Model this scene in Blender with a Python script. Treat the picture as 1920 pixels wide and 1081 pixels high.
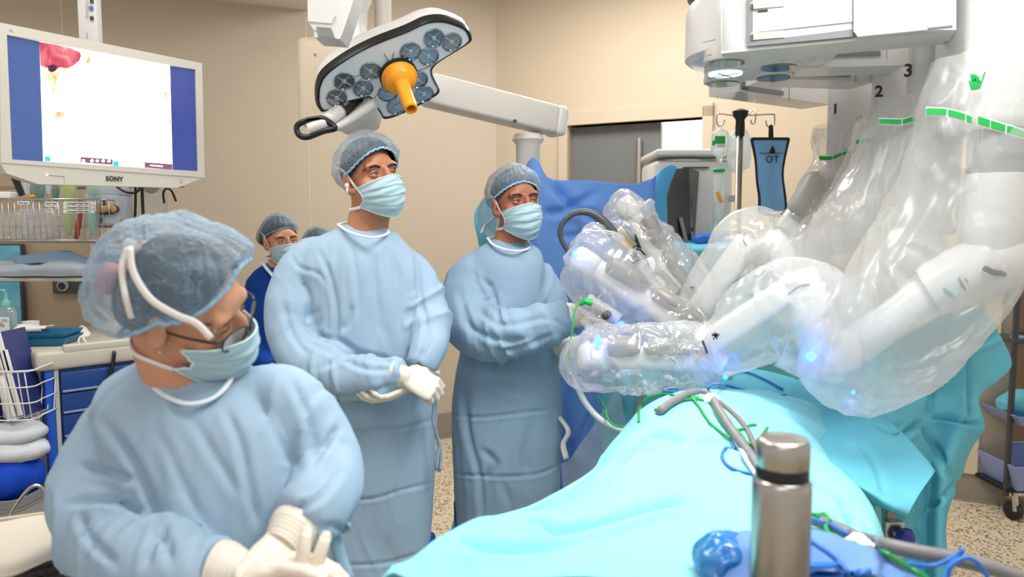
import bpy, bmesh, math, random
import numpy as np
from mathutils import Vector, Matrix, Euler
from mathutils.bvhtree import BVHTree
SC = bpy.context.scene
COL = SC.collection
for o in list(bpy.data.objects): bpy.data.objects.remove(o)
R = math.radians
# ---------------------------------------------------------------- camera, world, exposure
FPX = 1400.0; CZ = 1.46; TH = math.atan(120 / 1400)
cam = bpy.data.cameras.new('camera'); camo = bpy.data.objects.new('camera', cam); COL.objects.link(camo)
cam.sensor_width = 36; cam.lens = 36 * FPX / 1920; cam.clip_start = 0.05
camo.location = (0, 0, CZ); camo.rotation_euler = (math.pi / 2 - TH, 0, 0)
cam.dof.use_dof = True; cam.dof.focus_distance = 2.3; cam.dof.aperture_fstop = 3.2
SC.camera = camo
SC.view_settings.view_transform = 'Standard'; SC.view_settings.look = 'None'
SC.view_settings.gamma = 1; SC.view_settings.use_curve_mapping = False
SC.view_settings.exposure = 0.35
SC.cycles.transparent_max_bounces = 24; SC.cycles.max_bounces = 8
W = bpy.data.worlds.new('world'); SC.world = W; W.use_nodes = True
W.node_tree.nodes['Background'].inputs[0].default_value = (1.0, 0.97, 0.94, 1)
W.node_tree.nodes['Background'].inputs[1].default_value = 0.50
def area(name, loc, aim, size, power, col=(1, .985, .96), sy=None, spread=180):
    l = bpy.data.lights.new(name, 'AREA'); l.energy = power; l.color = col; l.size = size
    l.spread = R(spread)
    if sy: l.shape = 'RECTANGLE'; l.size_y = sy
    o = bpy.data.objects.new(name, l); COL.objects.link(o); o.location = loc
    o.rotation_euler = (Vector(aim) - Vector(loc)).to_track_quat('-Z', 'Y').to_euler()
    return o
area('ceiling_lamp_left', (-1.0, 1.6, 3.02), (-1.0, 1.6, 0), 1.2, 20, sy=.6)
area('ceiling_lamp_middle', (0.6, 1.2, 3.02), (0.6, 1.4, 0), 1.2, 20, (1, .98, .95), .6)
area('ceiling_lamp_front', (-0.4, -0.9, 3.0), (-.2, 1.6, 1.0), 1.4, 16, (1, .97, .93), .8)
area('ceiling_lamp_back', (0.3, 3.7, 3.02), (0.3, 3.7, 0), 1.4, 40, sy=.6)
area('ceiling_lamp_right', (2.0, 2.6, 3.02), (1.4, 2.4, 0), 1.0, 12, (1, .98, .96), .6)
area('table_surgical_lamp', (0.75, 0.9, 2.7), (.45, 1.7, 1.0), 0.6, 9, (.93, .98, 1), spread=95)
# ---------------------------------------------------------------- helpers
def lin(c):
    c = [x / 255 for x in c]
    return tuple(x / 12.92 if x <= .04045 else ((x + .055) / 1.055) ** 2.4 for x in c) + (1,)
def P(px, py, Y):
    a = (px - 960) / FPX; b = (540.5 - py) / FPX
    d = Vector((a, math.cos(TH) + b * math.sin(TH), -math.sin(TH) + b * math.cos(TH)))
    return Vector((0, 0, CZ)) + d * (Y / d.y)
def onplane(px, py, p0, n):
    d = P(px, py, 1.0) - Vector((0, 0, CZ)); o = Vector((0, 0, CZ))
    return o + d * ((Vector(p0) - o).dot(n) / d.dot(n))
def proj(v):   # (N,3) world -> pixel
    q = v - np.array([0, 0, CZ]); c, s = math.cos(TH), math.sin(TH)
    dep = q[:, 1] * c - q[:, 2] * s; up = q[:, 1] * s + q[:, 2] * c
    dep = np.maximum(dep, .05)
    return np.stack([960 + FPX * q[:, 0] / dep, 540.5 - FPX * up / dep], 1)
def hsh(i, j, k, s):
    n = (i * 374761393 + j * 668265263 + k * 2147483647 + s * 1274126177) & 0xffffffff
    n = ((n ^ (n >> 13)) * 1274126177) & 0xffffffff
    return ((n ^ (n >> 16)) & 0xffff) / 65535.0
def vn(p, s=0):
    p = np.asarray(p, float); f = np.floor(p); i = f.astype(np.int64); t = p - f; t = t * t * (3 - 2 * t)
    r = 0
    for a in (0, 1):
        for b in (0, 1):
            for c in (0, 1):
                w = (t[:, 0] if a else 1 - t[:, 0]) * (t[:, 1] if b else 1 - t[:, 1]) * (t[:, 2] if c else 1 - t[:, 2])
                r = r + w * hsh(i[:, 0] + a, i[:, 1] + b, i[:, 2] + c, s)
    return r
def fbm(p, s=0, o=3):
    p = np.asarray(p, float); r = 0; a = .5; q = 0
    for k in range(o): r = r + a * vn(p * 2 ** k, s + k * 7); q += a; a *= .5
    return r / q
def ridge(p, s=0): return 1 - np.abs(2 * vn(p, s) - 1)
def catmull(pts, n):
    pts = np.asarray(pts, float); m = len(pts)
    if m < 3: 
        t = np.linspace(0, 1, n)[:, None]; return pts[0] * (1 - t) + pts[-1] * t
    e = np.vstack([2 * pts[0] - pts[1], pts, 2 * pts[-1] - pts[-2]]); out = []
    for x in np.linspace(0, m - 1, n):
        i = min(int(x), m - 2); t = x - i; a, b, c, d = e[i], e[i + 1], e[i + 2], e[i + 3]
        out.append(.5 * (2 * b + (c - a) * t + (2 * a - 5 * b + 4 * c - d) * t * t + (3 * b - a - 3 * c + d) * t ** 3))
    return np.array(out)
class MB:
    def __init__(s): s.v = []; s.f = []; s.sh = []
    def add(s, v, f):
        n = len(s.v); s.v += [tuple(x) for x in v]; s.f += [tuple(i + n for i in q) for q in f]; return s
    def box(s, c, size, M=None, bev=0):
        hx, hy, hz = [x / 2 for x in size]
        if bev <= 0:
            v = [Vector((x * hx, y * hy, z * hz)) for x in (-1, 1) for y in (-1, 1) for z in (-1, 1)]
            f = [(0, 1, 3, 2), (4, 6, 7, 5), (0, 4, 5, 1), (2, 3, 7, 6), (0, 2, 6, 4), (1, 5, 7, 3)]
        else:
            bm = bmesh.new(); bmesh.ops.create_cube(bm, size=1)
            for w in bm.verts: w.co = Vector((w.co.x * 2 * hx, w.co.y * 2 * hy, w.co.z * 2 * hz))
            bmesh.ops.bevel(bm, geom=bm.edges[:], offset=min(bev, min(hx, hy, hz) * .98), segments=3, affect='EDGES', profile=.5)
            bm.verts.index_update(); v = [w.co.copy() for w in bm.verts]; f = [tuple(w.index for w in q.verts) for q in bm.faces]; bm.free()
        if M is not None: v = [M @ x for x in v]
        c = Vector(c); return s.add([x + c for x in v], f)
    def hexa(s, b, t):   # four bottom and four top corners
        return s.add(list(b) + list(t), [(3, 2, 1, 0), (4, 5, 6, 7), (0, 1, 5, 4), (1, 2, 6, 5), (2, 3, 7, 6), (3, 0, 4, 7)])
    def rings(s, rs, cap=True, closed=True):
        n = len(rs[0]); v = [p for r in rs for p in r]; f = []
        for i in range(len(rs) - 1):
            for j in range(n if closed else n - 1):
                k = (j + 1) % n; f.append((i * n + j, i * n + k, (i + 1) * n + k, (i + 1) * n + j))
        if cap: f.append(tuple(range(n))[::-1]); f.append(tuple((len(rs) - 1) * n + j for j in range(n)))
        return s.add(v, f)
    def tube(s, pts, r, n=8, sub=0, cap=True, flat=1.0, up=None):
        if sub: pts = catmull([tuple(p) for p in pts], sub)
        pts = [Vector(p) for p in pts]; m = len(pts)
        if hasattr(r, '__len__'):
            r = np.interp(np.linspace(0, 1, m), np.linspace(0, 1, len(r)), r)
        else: r = [r] * m
        rs = []; u = None
        for i in range(m):
            t = (pts[min(i + 1, m - 1)] - pts[max(i - 1, 0)])
            t = t.normalized() if t.length > 1e-9 else Vector((0, 0, 1))
            if u is None:
                a = Vector(up) if up is not None else (Vector((0, 0, 1)) if abs(t.z) < .9 else Vector((1, 0, 0)))
                u = (a - t * a.dot(t)).normalized()
            else:
                u = u - t * u.dot(t); u = u.normalized() if u.length > 1e-6 else Vector((1, 0, 0))
            w = t.cross(u)
            rs.append([pts[i] + (u * math.cos(a) * flat + w * math.sin(a)) * r[i] for a in [2 * math.pi * k / n for k in range(n)]])
        return s.rings(rs, cap)
    def lathe(s, prof, c=(0, 0, 0), ax=(0, 0, 1), n=24, cap=True):
        ax = Vector(ax).normalized(); a = Vector((1, 0, 0)) if abs(ax.x) < .9 else Vector((0, 1, 0))
        u = (a - ax * a.dot(ax)).normalized(); w = ax.cross(u); c = Vector(c)
        return s.rings([[c + ax * h + (u * math.cos(t) + w * math.sin(t)) * max(r, 1e-5) for t in [2 * math.pi * k / n for k in range(n)]] for r, h in prof], cap)
    def ell(s, c, r, M=None, n=20, m=12):
        c = Vector(c); rs = []
        for i in range(m + 1):
            a = math.pi * i / m; q = []
            for j in range(n):
                b = 2 * math.pi * j / n; v = Vector((r[0] * max(math.sin(a), 1e-4) * math.cos(b), r[1] * max(math.sin(a), 1e-4) * math.sin(b), -r[2] * math.cos(a)))
                q.append(c + (M @ v if M is not None else v))
            rs.append(q)
        return s.rings(rs, True)
    def prism(s, poly, off):
        off = Vector(off); n = len(poly); v = [Vector(p) for p in poly] + [Vector(p) + off for p in poly]
        return s.add(v, [tuple(range(n))[::-1], tuple(range(n, 2 * n))] + [(i, (i + 1) % n, n + (i + 1) % n, n + i) for i in range(n)])
    def grid(s, G):
        m, n = len(G), len(G[0])
        return s.add([p for r in G for p in r], [(i * n + j, i * n + j + 1, (i + 1) * n + j + 1, (i + 1) * n + j) for i in range(m - 1) for j in range(n - 1)])
    def xf(s, M): s.v = [tuple(M @ Vector(p)) for p in s.v]; return s
    def build(s, name, mat, parent=None, smooth=False, fix=True, solid=0, auto=None):
        me = bpy.data.meshes.new(name); me.from_pydata([tuple(p) for p in s.v], [], s.f)
        if fix:
            bm = bmesh.new(); bm.from_mesh(me); bmesh.ops.recalc_face_normals(bm, faces=bm.faces[:]); bm.to_mesh(me); bm.free()
        return link(name, me, mat, parent, smooth, solid, auto)
def root(o):
    while o.parent: o = o.parent
    return o
def link(name, me, mat, parent=None, smooth=False, solid=0, auto=None):
    if parent is not None: me.transform(Matrix.Translation(-root(parent).location))
    me.materials.clear(); me.materials.append(mat)
    o = bpy.data.objects.new(name, me); COL.objects.link(o)
    if parent is not None: o.parent = parent
    if smooth: me.polygons.foreach_set('use_smooth', [True] * len(me.polygons))
    if auto:
        me.polygons.foreach_set('use_smooth', [True] * len(me.polygons)); me.set_sharp_from_angle(angle=R(auto))
    if solid: m = o.modifiers.new('solid', 'SOLIDIFY'); m.thickness = solid; m.offset = 0
    return o
def thing(name, loc, label, cat, group=None):
    o = bpy.data.objects.new(name, None); COL.objects.link(o); o.location = Vector(loc); o.empty_display_size = .05
    return tag(o, label, cat, group)
def tag(o, label, cat, group=None, kind=None):
    o['label'] = label; o['category'] = cat
    if group: o['group'] = group
    if kind: o['kind'] = kind
    return o
def struct(o, label=None): 
    o['kind'] = 'structure'
    if label: o['label'] = label
    return o
def blob(mb, vox, it=3, fac=.5):
    me = bpy.data.meshes.new('t'); me.from_pydata([tuple(p) for p in mb.v], [], mb.f)
    bm = bmesh.new(); bm.from_mesh(me); bmesh.ops.recalc_face_normals(bm, faces=bm.faces[:]); bm.to_mesh(me); bm.free()
    o = bpy.data.objects.new('t', me); COL.objects.link(o)
    m = o.modifiers.new('r', 'REMESH'); m.mode = 'VOXEL'; m.voxel_size = vox
    if it: m = o.modifiers.new('s', 'SMOOTH'); m.iterations = it; m.factor = fac
    dg = bpy.context.evaluated_depsgraph_get(); dg.update()
    r = bpy.data.meshes.new_from_object(o.evaluated_get(dg)); bpy.data.objects.remove(o); bpy.data.meshes.remove(me)
    return r
def gv(me):
    a = np.empty(len(me.vertices) * 3); me.vertices.foreach_get('co', a); return a.reshape(-1, 3)
def gn(me):
    a = np.empty(len(me.vertices) * 3); me.vertices.foreach_get('normal', a); return a.reshape(-1, 3)
def sv(me, v): me.vertices.foreach_set('co', np.ascontiguousarray(v).ravel()); me.update()
def crease(v, n, lines):
    """pleats pressed into cloth along drawn lines (pixels, width px, depth m)"""
    uv = proj(v); view = v - np.array([0, 0, CZ]); view /= np.linalg.norm(view, axis=1)[:, None]
    face = np.clip(-(view * n).sum(1) * 8, 0, 1); d = np.zeros(len(v))
    for pts, w, dep in lines:
        pts = catmull(pts, max(2, 5 * (len(pts) - 1) + 1)) if len(pts) > 2 else np.asarray(pts, float)
        best = np.full(len(v), 1e9); sg = np.zeros(len(v)); par = np.zeros(len(v)); m = len(pts) - 1
        for i in range(m):
            a, b = pts[i], pts[i + 1]; ab = b - a; L = (ab ** 2).sum() + 1e-9
            t = np.clip(((uv - a) @ ab) / L, 0, 1); q = uv - a - t[:, None] * ab; dd = np.sqrt((q ** 2).sum(1))
            k = dd < best; best[k] = dd[k]; sg[k] = np.sign(ab[0] * q[k, 1] - ab[1] * q[k, 0]); par[k] = (i + t[k]) / m
        fade = np.clip(np.minimum(par, 1 - par) * 5 + .15, 0, 1); x = best / w
        d += dep * fade * (-np.exp(-x * x) + .35 * np.exp(-((best - 1.7 * w) / (1.1 * w)) ** 2) * (.6 + .4 * sg))
    return v + n * (d * face * 1.3)[:, None]
def patch(ctrl, nu, nv):
    """smooth sheet through a grid of control points"""
    C = np.array([[tuple(p) for p in r] for r in ctrl], float)
    A = np.stack([catmull(C[i], nv) for i in range(len(C))], 0)
    return np.stack([catmull(A[:, j], nu) for j in range(nv)], 1)
def sheet(name, ctrl, nu, nv, mat, parent=None, amp=.004, fr=(9, 9, 9), seed=1, lines=(), solid=.0015, noise2=0, flip=False):
    G = patch(ctrl, nu, nv); mb = MB(); mb.grid([[tuple(p) for p in r] for r in G])
    me = bpy.data.meshes.new(name); me.from_pydata(mb.v, [], mb.f if not flip else [f[::-1] for f in mb.f])
    me.update(); v = gv(me); n = gn(me).copy()
    view = v - np.array([0, 0, CZ]); 
    if (view * n).sum() > 0: me.flip_normals(); me.update(); n = -n
    d = amp * (ridge(v * np.array(fr) + 3 * vn(v * 3, seed)[:, None], seed) - .5) * 2
    if noise2: d += noise2 * (ridge(v * np.array(fr) * 2.3 + 5, seed + 3) - .5)
    v = v + n * d[:, None]
    if lines: v = crease(v, n, lines)
    sv(me, v); return link(name, me, mat, parent, True, solid)
def frame(xd, zd):
    x = Vector(xd).normalized(); z = Vector(zd); z = (z - x * z.dot(x)).normalized(); y = z.cross(x)
    return Matrix((x, y, z)).transposed()
def text(s, size, loc, xd, nd, mat, parent, name='lettering', mirror=False, ext=.0004, bold=0, align='CENTER'):
    c = bpy.data.curves.new('t', 'FONT'); c.body = s; c.size = size; c.extrude = ext; c.offset = bold; c.align_x = align; c.align_y = 'CENTER'; c.resolution_u = 2
    o = bpy.data.objects.new('t', c); COL.objects.link(o); dg = bpy.context.evaluated_depsgraph_get(); dg.update()
    me = bpy.data.meshes.new_from_object(o.evaluated_get(dg)); bpy.data.objects.remove(o)
    x = Vector(xd).normalized(); n = Vector(nd); n = (n - x * n.dot(x)).normalized(); y = n.cross(x)
    M = Matrix((x * (-1 if mirror else 1), y, n)).transposed().to_4x4(); M.translation = Vector(loc); me.transform(M)
    return link(name, me, mat, parent)
# ---------------------------------------------------------------- materials
MATS = {}
def mat(name, col, rough=.5, metal=0, spec=.5, noise=0, nscale=8, bump=0, bscale=200, emit=0, sheen=0, sss=0, coat=0, col2=None, trans=0):
    if name in MATS: return MATS[name]
    m = bpy.data.materials.new(name); m.use_nodes = True; nt = m.node_tree; N = nt.nodes; L = nt.links
    b = N['Principled BSDF']; c = lin(col); b.inputs['Base Color'].default_value = c
    b.inputs['Roughness'].default_value = rough; b.inputs['Metallic'].default_value = metal
    b.inputs['Specular IOR Level'].default_value = spec
    tc = N.new('ShaderNodeTexCoord')
    if noise or col2:
        t = N.new('ShaderNodeTexNoise'); t.inputs['Scale'].default_value = nscale; t.inputs['Detail'].default_value = 5
        L.new(tc.outputs['Object'], t.inputs['Vector'])
        r = N.new('ShaderNodeValToRGB'); r.color_ramp.elements[0].position = .3; r.color_ramp.elements[1].position = .7
        k = 1 - noise; r.color_ramp.elements[0].color = lin(col2) if col2 else (c[0] * k, c[1] * k, c[2] * k, 1); r.color_ramp.elements[1].color = c
        L.new(t.outputs['Fac'], r.inputs['Fac']); L.new(r.outputs['Color'], b.inputs['Base Color'])
    if bump:
        t2 = N.new('ShaderNodeTexNoise'); t2.inputs['Scale'].default_value = bscale; t2.inputs['Detail'].default_value = 4
        L.new(tc.outputs['Object'], t2.inputs['Vector']); bp = N.new('ShaderNodeBump'); bp.inputs['Strength'].default_value = bump
        bp.inputs['Distance'].default_value = .002; L.new(t2.outputs['Fac'], bp.inputs['Height']); L.new(bp.outputs['Normal'], b.inputs['Normal'])
    if emit: b.inputs['Emission Color'].default_value = c; b.inputs['Emission Strength'].default_value = emit
    if sheen: b.inputs['Sheen Weight'].default_value = sheen
    if sss: b.inputs['Subsurface Weight'].default_value = sss; b.inputs['Subsurface Radius'].default_value = (1, .35, .2); b.inputs['Subsurface Scale'].default_value = .01
    if coat: b.inputs['Coat Weight'].default_value = coat
    if trans: b.inputs['Transmission Weight'].default_value = trans
    MATS[name] = m; return m
def cloth(name, col, bump=.4, tl=.2, fr=15):
    """thin non-woven cloth: matt, a little light comes through, fine creases"""
    if name in MATS: return MATS[name]
    m = mat(name, col, .75, spec=.25); nt = m.node_tree; N = nt.nodes; L = nt.links; b = N['Principled BSDF']
    tc = N['Texture Coordinate']; mp = N.new('ShaderNodeMapping'); mp.inputs['Scale'].default_value = (1, 1, .6); L.new(tc.outputs['Object'], mp.inputs['Vector'])
    t = N.new('ShaderNodeTexNoise'); t.inputs['Scale'].default_value = fr; t.inputs['Detail'].default_value = 3; t.inputs['Distortion'].default_value = 1.2
    try: t.noise_type = 'RIDGED_MULTIFRACTAL'
    except Exception: pass
    L.new(mp.outputs[0], t.inputs['Vector'])
    t2 = N.new('ShaderNodeTexNoise'); t2.inputs['Scale'].default_value = 900; L.new(tc.outputs['Object'], t2.inputs['Vector'])
    a = N.new('ShaderNodeMath'); a.operation = 'MULTIPLY_ADD'; a.inputs[1].default_value = .08; L.new(t2.outputs['Fac'], a.inputs[0]); L.new(t.outputs['Fac'], a.inputs[2])
    bp = N.new('ShaderNodeBump'); bp.inputs['Strength'].default_value = bump; bp.inputs['Distance'].default_value = .003
    L.new(a.outputs[0], bp.inputs['Height']); L.new(bp.outputs['Normal'], b.inputs['Normal'])
    tr = N.new('ShaderNodeBsdfTranslucent'); tr.inputs[0].default_value = lin(col); mx = N.new('ShaderNodeMixShader'); mx.inputs[0].default_value = tl
    L.new(b.outputs[0], mx.inputs[1]); L.new(tr.outputs[0], mx.inputs[2]); L.new(mx.outputs[0], N['Material Output'].inputs[0])
    return m
def film(name, col=(250, 250, 252), op=.22, rough=.12, bump=.6, scale=18, edge=.35, fres=.4, cr=0, crs=22, crw=.10, crz=.55):
    """clear plastic film: mostly see-through, milky where seen edge-on, glossy"""
    m = bpy.data.materials.new(name); m.use_nodes = True; nt = m.node_tree; N = nt.nodes; L = nt.links
    N.clear(); out = N.new('ShaderNodeOutputMaterial')
    tp = N.new('ShaderNodeBsdfTransparent'); b = N.new('ShaderNodeBsdfPrincipled'); b.inputs['Base Color'].default_value = lin(col)
    b.inputs['Roughness'].default_value = rough; b.inputs['Specular IOR Level'].default_value = .8
    tr = N.new('ShaderNodeBsdfTranslucent'); tr.inputs[0].default_value = lin(col)
    gl = N.new('ShaderNodeBsdfGlossy'); gl.inputs['Roughness'].default_value = rough; gl.inputs['Color'].default_value = (1, 1, 1, 1)
    m1 = N.new('ShaderNodeMixShader'); m1.inputs[0].default_value = .45; L.new(b.outputs[0], m1.inputs[1]); L.new(tr.outputs[0], m1.inputs[2])
    lw = N.new('ShaderNodeLayerWeight'); lw.inputs['Blend'].default_value = .35
    tc = N.new('ShaderNodeTexCoord'); t = N.new('ShaderNodeTexNoise'); t.inputs['Scale'].default_value = scale; t.inputs['Detail'].default_value = 3; t.inputs['Distortion'].default_value = 1.5
    L.new(tc.outputs['Object'], t.inputs['Vector'])
    try: t.noise_type = 'RIDGED_MULTIFRACTAL'
    except Exception: pass
    bp = N.new('ShaderNodeBump'); bp.inputs['Strength'].default_value = bump; bp.inputs['Distance'].default_value = .006; L.new(t.outputs['Fac'], bp.inputs['Height'])
    for q in (b, gl, lw, tr): L.new(bp.outputs['Normal'], q.inputs['Normal'])
    ma = N.new('ShaderNodeMath'); ma.operation = 'MULTIPLY_ADD'; ma.inputs[1].default_value = edge; ma.inputs[2].default_value = op; ma.use_clamp = True
    L.new(lw.outputs['Facing'], ma.inputs[0])
    fac = ma.outputs[0]
    if cr:   # sharp creases scatter the light and turn the film white
        mp = N.new('ShaderNodeMapping'); mp.inputs['Scale'].default_value = (1, 1, crz); L.new(tc.outputs['Object'], mp.inputs['Vector'])
        v = N.new('ShaderNodeTexVoronoi'); v.feature = 'DISTANCE_TO_EDGE'; v.inputs['Scale'].default_value = crs
        wn = N.new('ShaderNodeTexNoise'); wn.inputs['Scale'].default_value = crs * .5; L.new(mp.outputs[0], wn.inputs['Vector'])
        vm = N.new('ShaderNodeVectorMath'); vm.operation = 'MULTIPLY_ADD'; vm.inputs[1].default_value = (.12, .12, .12); L.new(wn.outputs['Color'], vm.inputs[0]); L.new(mp.outputs[0], vm.inputs[2]); L.new(vm.outputs[0], v.inputs['Vector'])
        rp = N.new('ShaderNodeMapRange'); rp.inputs['From Min'].default_value = 0; rp.inputs['From Max'].default_value = crw; rp.inputs['To Min'].default_value = cr; rp.inputs['To Max'].default_value = 0; L.new(v.outputs['Distance'], rp.inputs['Value'])
        n3 = N.new('ShaderNodeTexNoise'); n3.inputs['Scale'].default_value = crs * .35; L.new(tc.outputs['Object'], n3.inputs['Vector'])
        r3 = N.new('ShaderNodeMapRange'); r3.inputs['From Min'].default_value = .48; r3.inputs['From Max'].default_value = .68; L.new(n3.outputs['Fac'], r3.inputs['Value'])
        mu = N.new('ShaderNodeMath'); mu.operation = 'MULTIPLY'; L.new(rp.outputs[0], mu.inputs[0]); L.new(r3.outputs[0], mu.inputs[1])
        ad = N.new('ShaderNodeMath'); ad.use_clamp = True; L.new(ma.outputs[0], ad.inputs[0]); L.new(mu.outputs[0], ad.inputs[1]); fac = ad.outputs[0]
        bp.inputs['Distance'].default_value = .012
        h = N.new('ShaderNodeMath'); h.operation = 'ADD'; L.new(t.outputs['Fac'], h.inputs[0]); m9 = N.new('ShaderNodeMath'); m9.operation = 'MULTIPLY'; m9.inputs[1].default_value = .8; L.new(mu.outputs[0], m9.inputs[0]); L.new(m9.outputs[0], h.inputs[1]); L.new(h.outputs[0], bp.inputs['Height'])
    m2 = N.new('ShaderNodeMixShader'); L.new(fac, m2.inputs[0]); L.new(tp.outputs[0], m2.inputs[1]); L.new(m1.outputs[0], m2.inputs[2])
    m3 = N.new('ShaderNodeMixShader'); f = N.new('ShaderNodeMath'); f.operation = 'MULTIPLY_ADD'; f.inputs[1].default_value = fres; f.inputs[2].default_value = .02; f.use_clamp = True
    L.new(lw.outputs['Fresnel'], f.inputs[0]); L.new(f.outputs[0], m3.inputs[0]); L.new(m2.outputs[0], m3.inputs[1]); L.new(gl.outputs[0], m3.inputs[2])
    L.new(m3.outputs[0], out.inputs[0]); return m
def netcap(name, col, op=.55, scale=60):
    """gauzy bouffant-cap fabric"""
    m = film(name, col, op, .6, .5, scale, .28, .3, .32, 48, .12, .7); return m
M_wall = mat('wall_paint', (198, 183, 162), .6, noise=.03, nscale=3)
M_wall2 = mat('wall_paint_back', (205, 187, 162), .6, noise=.03, nscale=3)
M_ceil = mat('ceiling_white', (228, 226, 220), .7)
M_white = mat('white_enamel', (208, 206, 203), .32, coat=.2)
M_white2 = mat('warm_white_plastic', (204, 198, 190), .4)
M_cream = mat('cream_plastic', (222, 205, 180), .4)
M_grey = mat('grey_plastic', (120, 122, 124), .4)
M_lgrey = mat('light_grey_plastic', (176, 174, 168), .45)
M_dgrey = mat('dark_grey_plastic', (62, 63, 66), .4)
M_black = mat('black_plastic', (18, 18, 20), .3)
M_steel = mat('brushed_steel', (200, 195, 188), .28, metal=1)
M_steel2 = mat('satin_steel', (168, 160, 150), .38, metal=1, noise=.05, nscale=30)
M_gown = cloth('gown_cloth', (168, 193, 214))
M_gown2 = cloth('gown_cloth_reinforced', (156, 183, 205), .3)
M_cyan = cloth('cyan_drape', (150, 222, 230), .35)
M_cyan2 = cloth('cyan_drape_deep', (112, 198, 216), .35)
M_blue = cloth('blue_drape', (70, 128, 218), .3)
M_scrub = cloth('royal_blue_cloth', (18, 72, 165), .4)
M_collar = mat('knitted_collar', (225, 232, 240), .8, bump=.4, bscale=500)
M_skin = mat('skin_tan', (188, 124, 92), .5, noise=.08, nscale=25, sss=.15, bump=.15, bscale=300)
M_skin2 = mat('skin_brown', (170, 106, 78), .5, noise=.08, nscale=25, sss=.15, bump=.15, bscale=300)
M_skin3 = mat('skin_fair', (206, 148, 118), .5, noise=.08, nscale=25, sss=.15, bump=.1, bscale=300)
M_hair = mat('black_hair', (24, 22, 24), .5, bump=.8, bscale=120)
M_hairg = mat('greying_hair', (70, 72, 76), .5, bump=.8, bscale=120)
M_mask = cloth('mask_cloth', (196, 222, 230), .2, .3)
M_tie = mat('white_ribbon', (232, 228, 224), .8)
M_glove = mat('latex_glove', (228, 216, 202), .45, sss=.1, bump=.25, bscale=60)
M_eye = mat('eye_white', (200, 188, 180), .2)
M_iris = mat('dark_iris', (38, 22, 16), .12)
M_green = mat('green_tape', (30, 165, 75), .5)
M_gcable = mat('green_cable', (30, 150, 70), .4)
M_bcable = mat('blue_cable', (35, 110, 195), .4)
M_gtube = mat('grey_hose', (120, 118, 118), .45)
M_ctube = mat('pale_hose', (196, 200, 204), .3)
M_orange = mat('orange_plastic', (245, 160, 30), .35)
M_nblue = mat('navy_enamel', (24, 62, 128), .4)
M_rblue = mat('blue_enamel', (28, 82, 190), .4)
M_tape = mat('white_tape', (240, 238, 234), .7)
M_film = film('clear_film')
M_film2 = film('crumpled_film', (238, 235, 232), .27, .14, 1.0, 13, .10, .34, .34, 19, .05, .6)
M_filmbig = film('milky_film', (230, 229, 226), .34, .22, .7, 8, .06, .16, .10, 15, .035, .25)
# ================================================================ the room
C0 = Vector((-.11, 5.2, 0)); dB = Vector((1.9, -1, 0)).normalized(); nB = Vector((dB.y, -dB.x, 0))  # back wall, nB into the room
dL = Vector((-1, -.45, 0)).normalized(); nL = Vector((.45, -1, 0)).normalized()
H = 3.1
def slab(mb, o, d, n, s0, s1, z0, z1, t=.12, proud=0):
    a = o + d * s0 + n * proud; b = o + d * s1 + n * proud; k = -n * t
    q = [a, b, b + k, a + k]
    return mb.hexa([p + Vector((0, 0, z0)) for p in q], [p + Vector((0, 0, z1)) for p in q])
mb = MB(); mb.box((0, 2.4, -.05), (9, 8.4, .1))
M_floor = mat('terrazzo', (214, 198, 168), .35)
nt = M_floor.node_tree; N = nt.nodes; L = nt.links; tc = N['Texture Coordinate']
v1 = N.new('ShaderNodeTexVoronoi'); v1.inputs['Scale'].default_value = 95; L.new(tc.outputs['Object'], v1.inputs['Vector'])
rp = N.new('ShaderNodeValToRGB'); L.new(v1.outputs['Color'], rp.inputs['Fac'])
rp.color_ramp.elements[0].color = lin((120, 100, 78)); rp.color_ramp.elements[0].position = .18
rp.color_ramp.elements[1].color = lin((226, 210, 180)); rp.color_ramp.elements[1].position = .42
L.new(rp.outputs['Color'], N['Principled BSDF'].inputs['Base Color'])
struct(mb.build('floor', M_floor), 'beige speckled terrazzo floor')
mb = MB(); mb.box((0, 2.4, H + .05), (9, 8.4, .1)); struct(mb.build('ceiling', M_ceil))
# soffit: lower ceiling along the left wall
mb = MB(); a = C0 + dL * 1.25; b = C0 + dL * 4.6; k = nL * 0.0
q = [a + nL * .02, a + nL * .02 + Vector((.05, .3, 0)), b + Vector((0, .4, 0)), b + nL * .02]
o = P(383, 0, 4.43); o2 = P(578, 36, 4.75)
q = [Vector((-1.12, 3.0, 0)), Vector((-1.12, 4.3, 0)), Vector((o2.x, o2.y, 0)), Vector((-1.5, 4.9, 0)), Vector((-4.4, 4.9, 0)), Vector((-4.4, 3.0, 0))]
mb.prism([p + Vector((0, 0, 2.76)) for p in q], (0, 0, H - 2.76)); struct(mb.build('trim_1', M_ceil), 'white lowered ceiling edge at top left')
mb = MB(); slab(mb, C0, dL, nL, 0, 4.8, 0, H); struct(mb.build('wall_left', M_wall), 'beige left wall')
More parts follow.
